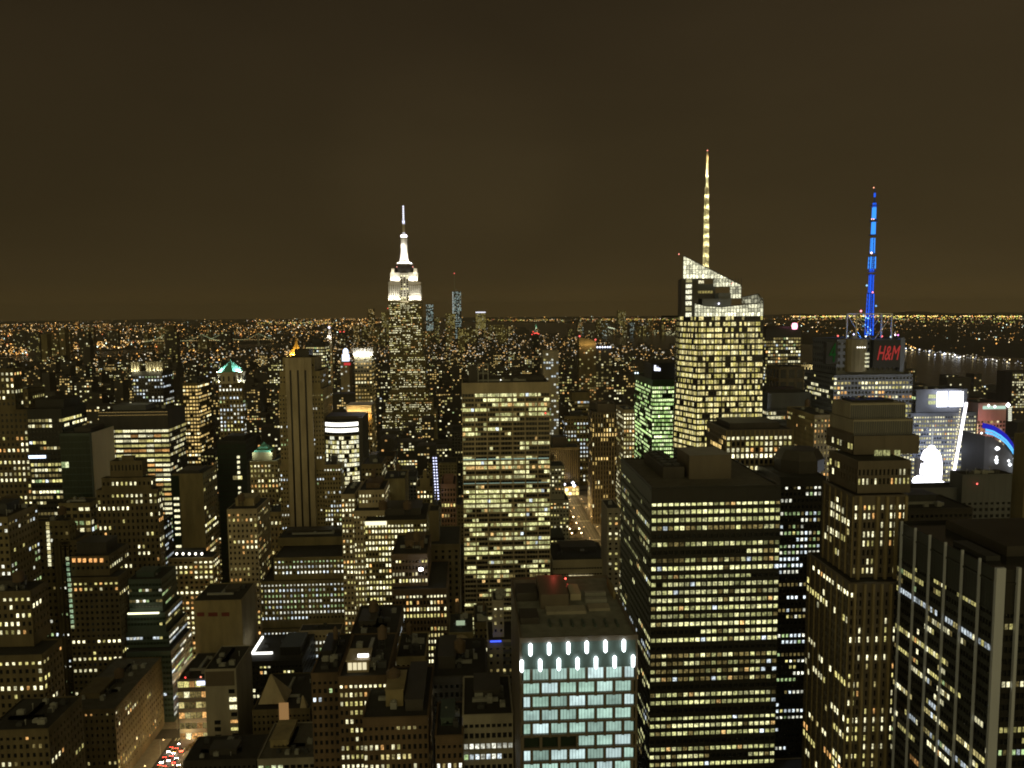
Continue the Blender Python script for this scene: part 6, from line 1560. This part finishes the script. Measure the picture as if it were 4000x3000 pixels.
# the long bright line of yellow lights on the right-hand horizon and its broken rows
for row, (pa, pb, y0_, dens, amp) in enumerate(((3090, 4400, 1236, 440, 5.0), (3100, 4400, 1246, 170, 2.0), (3400, 4400, 1258, 60, 1.8), (2260, 2660, 1248, 110, 1.3), (1000, 1330, 1262, 80, 1.3), (1860, 2200, 1251, 70, 1.0))):
    for i in range(dens):
        px = pa + (pb - pa) * rnd.random(); py = y0_ + rnd.gauss(0, 1.7) - (px - 2000) * .0
        g = G(px, py, 12)
        if g.y > 29500 or g.y < 3000: continue
        c = rnd.choice(((1, .72, .18), (1, .62, .12), (1, .85, .35)))
        L.octa((g.x, g.y, 14), g.y / 796 * .5, tuple(k * amp * rnd.uniform(.5, 1.2) for k in c))
# amber cluster across the eastern river and the white pier lights across the western river
for i in range(230):
    px = rnd.uniform(-20, 520); py = 1392 + rnd.gauss(0, 9) - (px * .12); g = G(px, py, 10)
    if inwater(g.x, g.y, EAST): continue
    c = rnd.choice(AMB[:4]); k = rnd.uniform(.8, 3.2); L.octa((g.x, g.y, 12), g.y / 796 * .5, (c[0] * k, c[1] * k, c[2] * k))
for i in range(150):
    px = rnd.uniform(3440, 4000); py = 1372 + (px - 3600) * .13 + rnd.gauss(0, 5); g = G(px, py, 8)
    c = rnd.choice(((.8, .85, 1), (1, .95, .8), (1, .8, .4))); k = rnd.choice((.7, 1, 1.6, 3.4)); L.octa((g.x, g.y, 10), g.y / 796 * (.42 if k < 3 else .8), (c[0] * k, c[1] * k, c[2] * k))
for i in range(90):
    t_ = i / 89; px = 2330 + 70 * math.sin(t_ * 2.6) + t_ * 5 ; py = 1274 + 12 * t_; g = G(2332 + 72 * t_, 1275 + 11 * t_ ** 2.2, 6)
    L.octa((g.x, g.y, 8), g.y / 796 * .42, (1.1, 1.2, .8))
for i in range(120):
    g = G(rnd.uniform(2290, 2660), 1301 + rnd.gauss(0, 6), 6); k = rnd.uniform(.4, 1.4); L.octa((g.x, g.y, 8), g.y / 796 * .4, (1.0 * k, .95 * k, .5 * k))
o = L.build('distant_lights', LAMPS); tag(o, 'countless amber and white street lights reaching to the horizon', 'street lights', kind='stuff')
# street lights of the nearer mid-town streets: they show as amber dots between the blocks
L = MB()
for x in AVE:
    for i in range(62):
        y = 980 + i * 38
        for sgn in (-8.5, 8.5):
            if rnd.random() < .6:
                c = rnd.choice(AMB[:4]); k = rnd.uniform(.6, 2.2); L.octa((x + sgn, y + rnd.uniform(-8, 8), 9), max(.7, y / 796 * .36), (c[0] * k, c[1] * k, c[2] * k))
o = L.build('distant_lights', LAMPS); tag(o, 'rows of amber street lights down the avenues between the blocks', 'street lights', kind='stuff')
def bridge(label, pxs, py_t, py_d, Y, gap):
    r = thing('suspension_bridge', label, 'bridge', (P(pxs[0], py_d, Y).x, Y, 0))
    xs = [P(p, py_t, Y).x for p in pxs]; zt, zd = P(pxs[0], py_t, Y).z, P(pxs[0], py_d, Y).z
    zd = max(zd, 20)
    for x in xs:
        m = MB()
        for dy in (-12, 12): m.box(x - 4, x + 4, Y + dy - 4, Y + dy + 4, 0, zt)
        m.box(x - 4, x + 4, Y - 8, Y + 8, zt - 10, zt - 2).build('tower', steel, r)
    e0, e1 = P(pxs[0] - gap, py_d, Y).x, P(pxs[-1] + gap, py_d, Y).x
    MB().box(e0, e1, Y - 10, Y + 10, zd - 5, zd).build('deck', lead, r)
    cab, bul = MB(), MB()
    sp = [(e0, zd, xs[0], zt, 0)] + [(a, zt, b, zt, 1) for a, b in zip(xs, xs[1:])] + [(xs[-1], zt, e1, zd, 0)]
    for xa, za, xb_, zb_, sag in sp:
        n = 26; pr = None
        for i in range(n + 1):
            t_ = i / n; z = za + (zb_ - za) * t_ - (4 * t_ * (1 - t_) * ((zt - zd) * .92 if sag else (zt - zd) * .18))
            p = (xa + (xb_ - xa) * t_, Y - 12, z)
            if pr: cab.bar(pr, p, .8)
            bul.octa(p, 2.1, (.62, .72, .38)); pr = p
    cab.build('main_cable', steel, r); bul.build('cable_lamp', LAMPS, r)
    m = MB()
    for i in range(46): m.octa((e0 + (e1 - e0) * i / 45, Y - 11, zd + 4), 2.2, (1.2, .8, .3))
    m.build('deck_lamp', LAMPS, r)
bridge('left far suspension bridge outlined by strings of pale bulbs', (648, 790), 1306, 1334, 4700, 80)
bridge('right far suspension bridge beside a cluster of warm lights', (868, 1010), 1303, 1330, 5300, 80)
# small statue on its island in the harbour
r = thing('statue', 'tiny green lit statue on a pedestal in the harbour', 'statue', (P(2094, 1276, 9800).x, 9800, 0))
x = P(2094, 1276, 9800).x
MB().lathe(x, 9800, ((60, 0), (58, 6), (20, 8), (13, 40), (15, 44)), 8).build('pedestal', WALL['grey'], r)
MB().lathe(x, 9800, ((7, 44), (6.5, 60), (5.5, 72), (4.5, 78), (2.2, 80), (3, 84), (2.4, 88), (.4, 90)), 10).bar((x + 4, 9800, 76), (x + 6, 9800, 92), 1.3).build('figure', WALL['copper'], r)
lamp((x, 9770, 46), 60000, (.8, 1, .7), r, 2)

# ------------------------------------------------------------------ avenue at the bottom left: lamps, cars, trees
lp = thing('street_lamp', 'street lamp on the busy avenue', 'street lamp', (-176, 300, .42), 'lamps along the busy avenue')
m = MB().lathe(0, 0, ((.16, 0), (.1, 8.2)), 8).bar((0, 0, 8.1), (2.0, 0, 8.9), .06); lp['_o'] = [0, 0, 0]; m.build('pole', steel, lp)
MB().box(1.7, 2.7, -.22, .22, 8.8, 9.05).build('lamp_head', lead, lp)
MB().box(1.75, 2.65, -.2, .2, 8.7, 8.79).build('lamp_glass', emit('sodium_lamp', (1, .72, .35), 22), lp)
def dup(root, loc, rz=0.0, label=None, group=None):
    c = root.copy(); C.objects.link(c); c.location = loc; c.rotation_euler = (0, 0, rz)
    if label: c['label'] = label
    if group: c['group'] = group
    for ch in list(root.children):
        k = ch.copy(); C.objects.link(k); k.parent = c
        for g in ch.children:
            d = g.copy(); C.objects.link(d); d.parent = k
    return c
spots = []
for i in range(11):
    for sgn in (-1, 1): spots.append((-176 + sgn * 9.8, 430 + i * 27, R(0) if sgn < 0 else R(180), 'street lamp on the busy avenue at the lower left'))
for i in range(9):
    for sgn in (-1, 1): spots.append((135 + sgn * 9.8, 760 + i * 45, R(0) if sgn < 0 else R(180), 'street lamp on the lamp-lit avenue beside the dark park'))
lp.location = (spots[0][0], spots[0][1], .42); lp['label'] = spots[0][3]
for x, y, rz, lb in spots[1:]: dup(lp, (x, y, .42), rz, lb, 'lamps along the busy avenue' if x < 0 else 'lamps along the avenue by the park')
for i in range(11): lamp((-176 + (3.5 if i % 2 else -3.5), 430 + i * 27, 11), 5000, (1, .68, .24), None, .4, name='street_lamp_light')
for i in range(9): lamp((135, 760 + i * 45, 12), 11000, (1, .64, .22), None, .4, name='street_lamp_light')
def car(paint, nm, label, cat):
    r = thing(nm, label, cat, (0, 0, .31)); r['_o'] = [0, 0, 0]
    prof = [(-2.3, .35), (-2.35, .75), (-1.6, .92), (-1.0, 1.0), (1.6, 1.02), (2.25, .9), (2.3, .4)]
    MB().prism([(-.9, y, z) for y, z in prof], [(.9, y, z) for y, z in prof]).build('body', paint, r)
    pc = [(-1.0, 1.0), (-.35, 1.45), (.95, 1.46), (1.65, 1.02)]
    MB().prism([(-.74, y, z) for y, z in pc], [(.74, y, z) for y, z in pc]).build('cabin', glass, r)
    for sx in (-1, 1):
        for y in (-1.45, 1.4):
            pr = [(y + .33 * math.cos(2 * math.pi * i / 10), .33 + .33 * math.sin(2 * math.pi * i / 10)) for i in range(10)]
            MB().prism([(sx * .78, a, b) for a, b in pr], [(sx * .95, a, b) for a, b in pr]).build('wheel', lead, r)
        MB().box(sx * .62 - .24, sx * .62 + .24, -2.45, -2.3, .55, .9).build('headlight', emit('headlight_light', (1, .95, .85), 60), r)
        MB().box(sx * .66 - .22, sx * .66 + .22, 2.26, 2.42, .6, .95).build('taillight', emit('taillight_light', (1, .05, .03), 26), r)
    return r
paints = [('yellow_taxi_paint', (.55, .35, .03), 'car', 'car with glowing lights in the traffic on the busy avenue'), ('black_car_paint', (.02, .02, .025), 'car', 'car with glowing lights in the traffic on the busy avenue'), ('silver_car_paint', (.4, .4, .42), 'car', 'car with glowing lights in the traffic on the busy avenue'), ('red_car_paint', (.3, .03, .03), 'car', 'car with glowing lights in the traffic on the busy avenue')]
protos = []
for i, (pn, rgb, cat, lb) in enumerate(paints):
    protos.append(car(mat(pn, rgb, .35, 0), 'parked_car' if False else cat, lb, cat))
    protos[-1]['group'] = 'traffic on the busy avenue'
slots = [(x, 440 + k * 9.5 + rnd.uniform(-1.5, 1.5)) for x in (-181.5, -178, -174.2, -170.5) for k in range(17) if rnd.random() < .72]
for i, (x, y) in enumerate(slots):
    q = protos[i % 4]; rz = 0.0 if x < -176 else math.pi
    if i < 4: q.location = (x, y, .31); q.rotation_euler = (0, 0, rz)
    else: dup(q, (x, y, .31), rz)
def tree(x, y, h, label, lm):
    r = thing('street_tree', label, 'tree', (x, y, .42), 'trees along the busy avenue')
    m = MB().lathe(x, y, ((.3, .4), (.2, h * .35), (.1, h * .6)), 8)
    for i in range(6): a = i * 1.05; m.bar((x, y, h * .35), (x + math.cos(a) * h * .22, y + math.sin(a) * h * .22, h * (.6 + .05 * (i % 3))), .07)
    m.build('trunk', wood, r)
    c = MB()
    cl = [(x + rnd.gauss(0, h * .17), y + rnd.gauss(0, h * .17), h * .68 + rnd.gauss(0, h * .11)) for _ in range(16)]
    for i in range(900):
        bx, by, bz = rnd.choice(cl); px_, py_, pz = bx + rnd.gauss(0, h * .06), by + rnd.gauss(0, h * .06), bz + rnd.gauss(0, h * .05)
        u = Vector((rnd.gauss(0, 1), rnd.gauss(0, 1), rnd.gauss(0, 1))).normalized() * .28; v = u.orthogonal().normalized() * .2
        p = Vector((px_, py_, pz)); c.quad(p - u - v, p + u - v, p + u + v, p - u + v)
    c.build('crown', lm, r)
sheet('park_ground', [(96, 880), (124, 880), (124, 1070), (96, 1070)], .5, mat('brown_park_ground', (.09, .075, .04), .95, .4, .2, streak=False))
leafm = mat('autumn_leaves', (.12, .085, .025), .8, .4, 1.5, streak=False)
for i, (dx, y, h) in enumerate(((11.5, 452, 10), (11.8, 466, 9), (12, 481, 11), (11.6, 498, 9.5), (12, 520, 10))):
    tree(-176 + dx, y, h, ('bushy street tree glowing orange under a lamp beside the busy avenue', 'smaller street tree by the avenue, second from the bottom edge', 'tallest street tree beside the busy avenue', 'thin street tree by the avenue, second from the far end', 'farthest street tree of the row beside the busy avenue')[i], leafm)
for i, y in enumerate((456, 484, 512)): lamp((-176 + 9.8, y, 6.5), 1800, (1, .5, .12), None, .3, name='street_lamp_light')

k = 0
for y in (892, 918, 946, 974, 1002, 1032):
    for x in (99, 108, 117):
        k += 1
        tree(x + rnd.uniform(-2, 2), y + rnd.uniform(-6, 6), rnd.uniform(8, 12), 'one of the brown trees in the lamp-lit park beyond the pale grid slab', leafm)
for o in C.objects:
    if o.get('label', '').startswith('one of the brown trees'): o['group'] = 'trees in the lamp-lit park'
pl = thing('park_lamp', 'globe lamp on a short post among the brown park trees', 'park lamp', (104, 886, .5), 'globe lamps in the park'); pl['_o'] = [0, 0, 0]
MB().lathe(0, 0, ((.12, 0), (.08, 3.6)), 8).build('post', lead, pl)
MB().lathe(0, 0, ((.1, 3.6), (.5, 3.9), (.5, 4.3), (.1, 4.6)), 10).build('glow_globe', emit('park_lamp_light', (1, .8, .5), 26), pl)
for y in (886, 905, 930, 958, 986, 1015, 1045):
    for x in (98, 112, 123):
        if (x, y) != (98, 886): dup(pl, (x, y, .5))
pl.location = (98, 886, .5)
for y in (900, 950, 1000, 1045): lamp((110, y, 9), 5000, (1, .6, .26), None, .5, name='park_lamp_light')
# ------------------------------------------------------------------ the night air over the city
hz = MB().box(-33000, 33000, -120, 27500, -1.5, 480).build('haze', None)
hm = bpy.data.materials.new('night_haze'); hm.use_nodes = True
t = hm.node_tree; t.nodes.clear()
o = t.nodes.new('ShaderNodeOutputMaterial'); v = t.nodes.new('ShaderNodeVolumePrincipled')
v.inputs['Color'].default_value = (.9, .85, .75, 1); v.inputs['Density'].default_value = 0.00003; v.inputs['Anisotropy'].default_value = .3
t.links.new(v.outputs[0], o.inputs['Volume'])
hz.data.materials.clear(); hz.data.materials.append(hm); hz['kind'] = 'stuff'
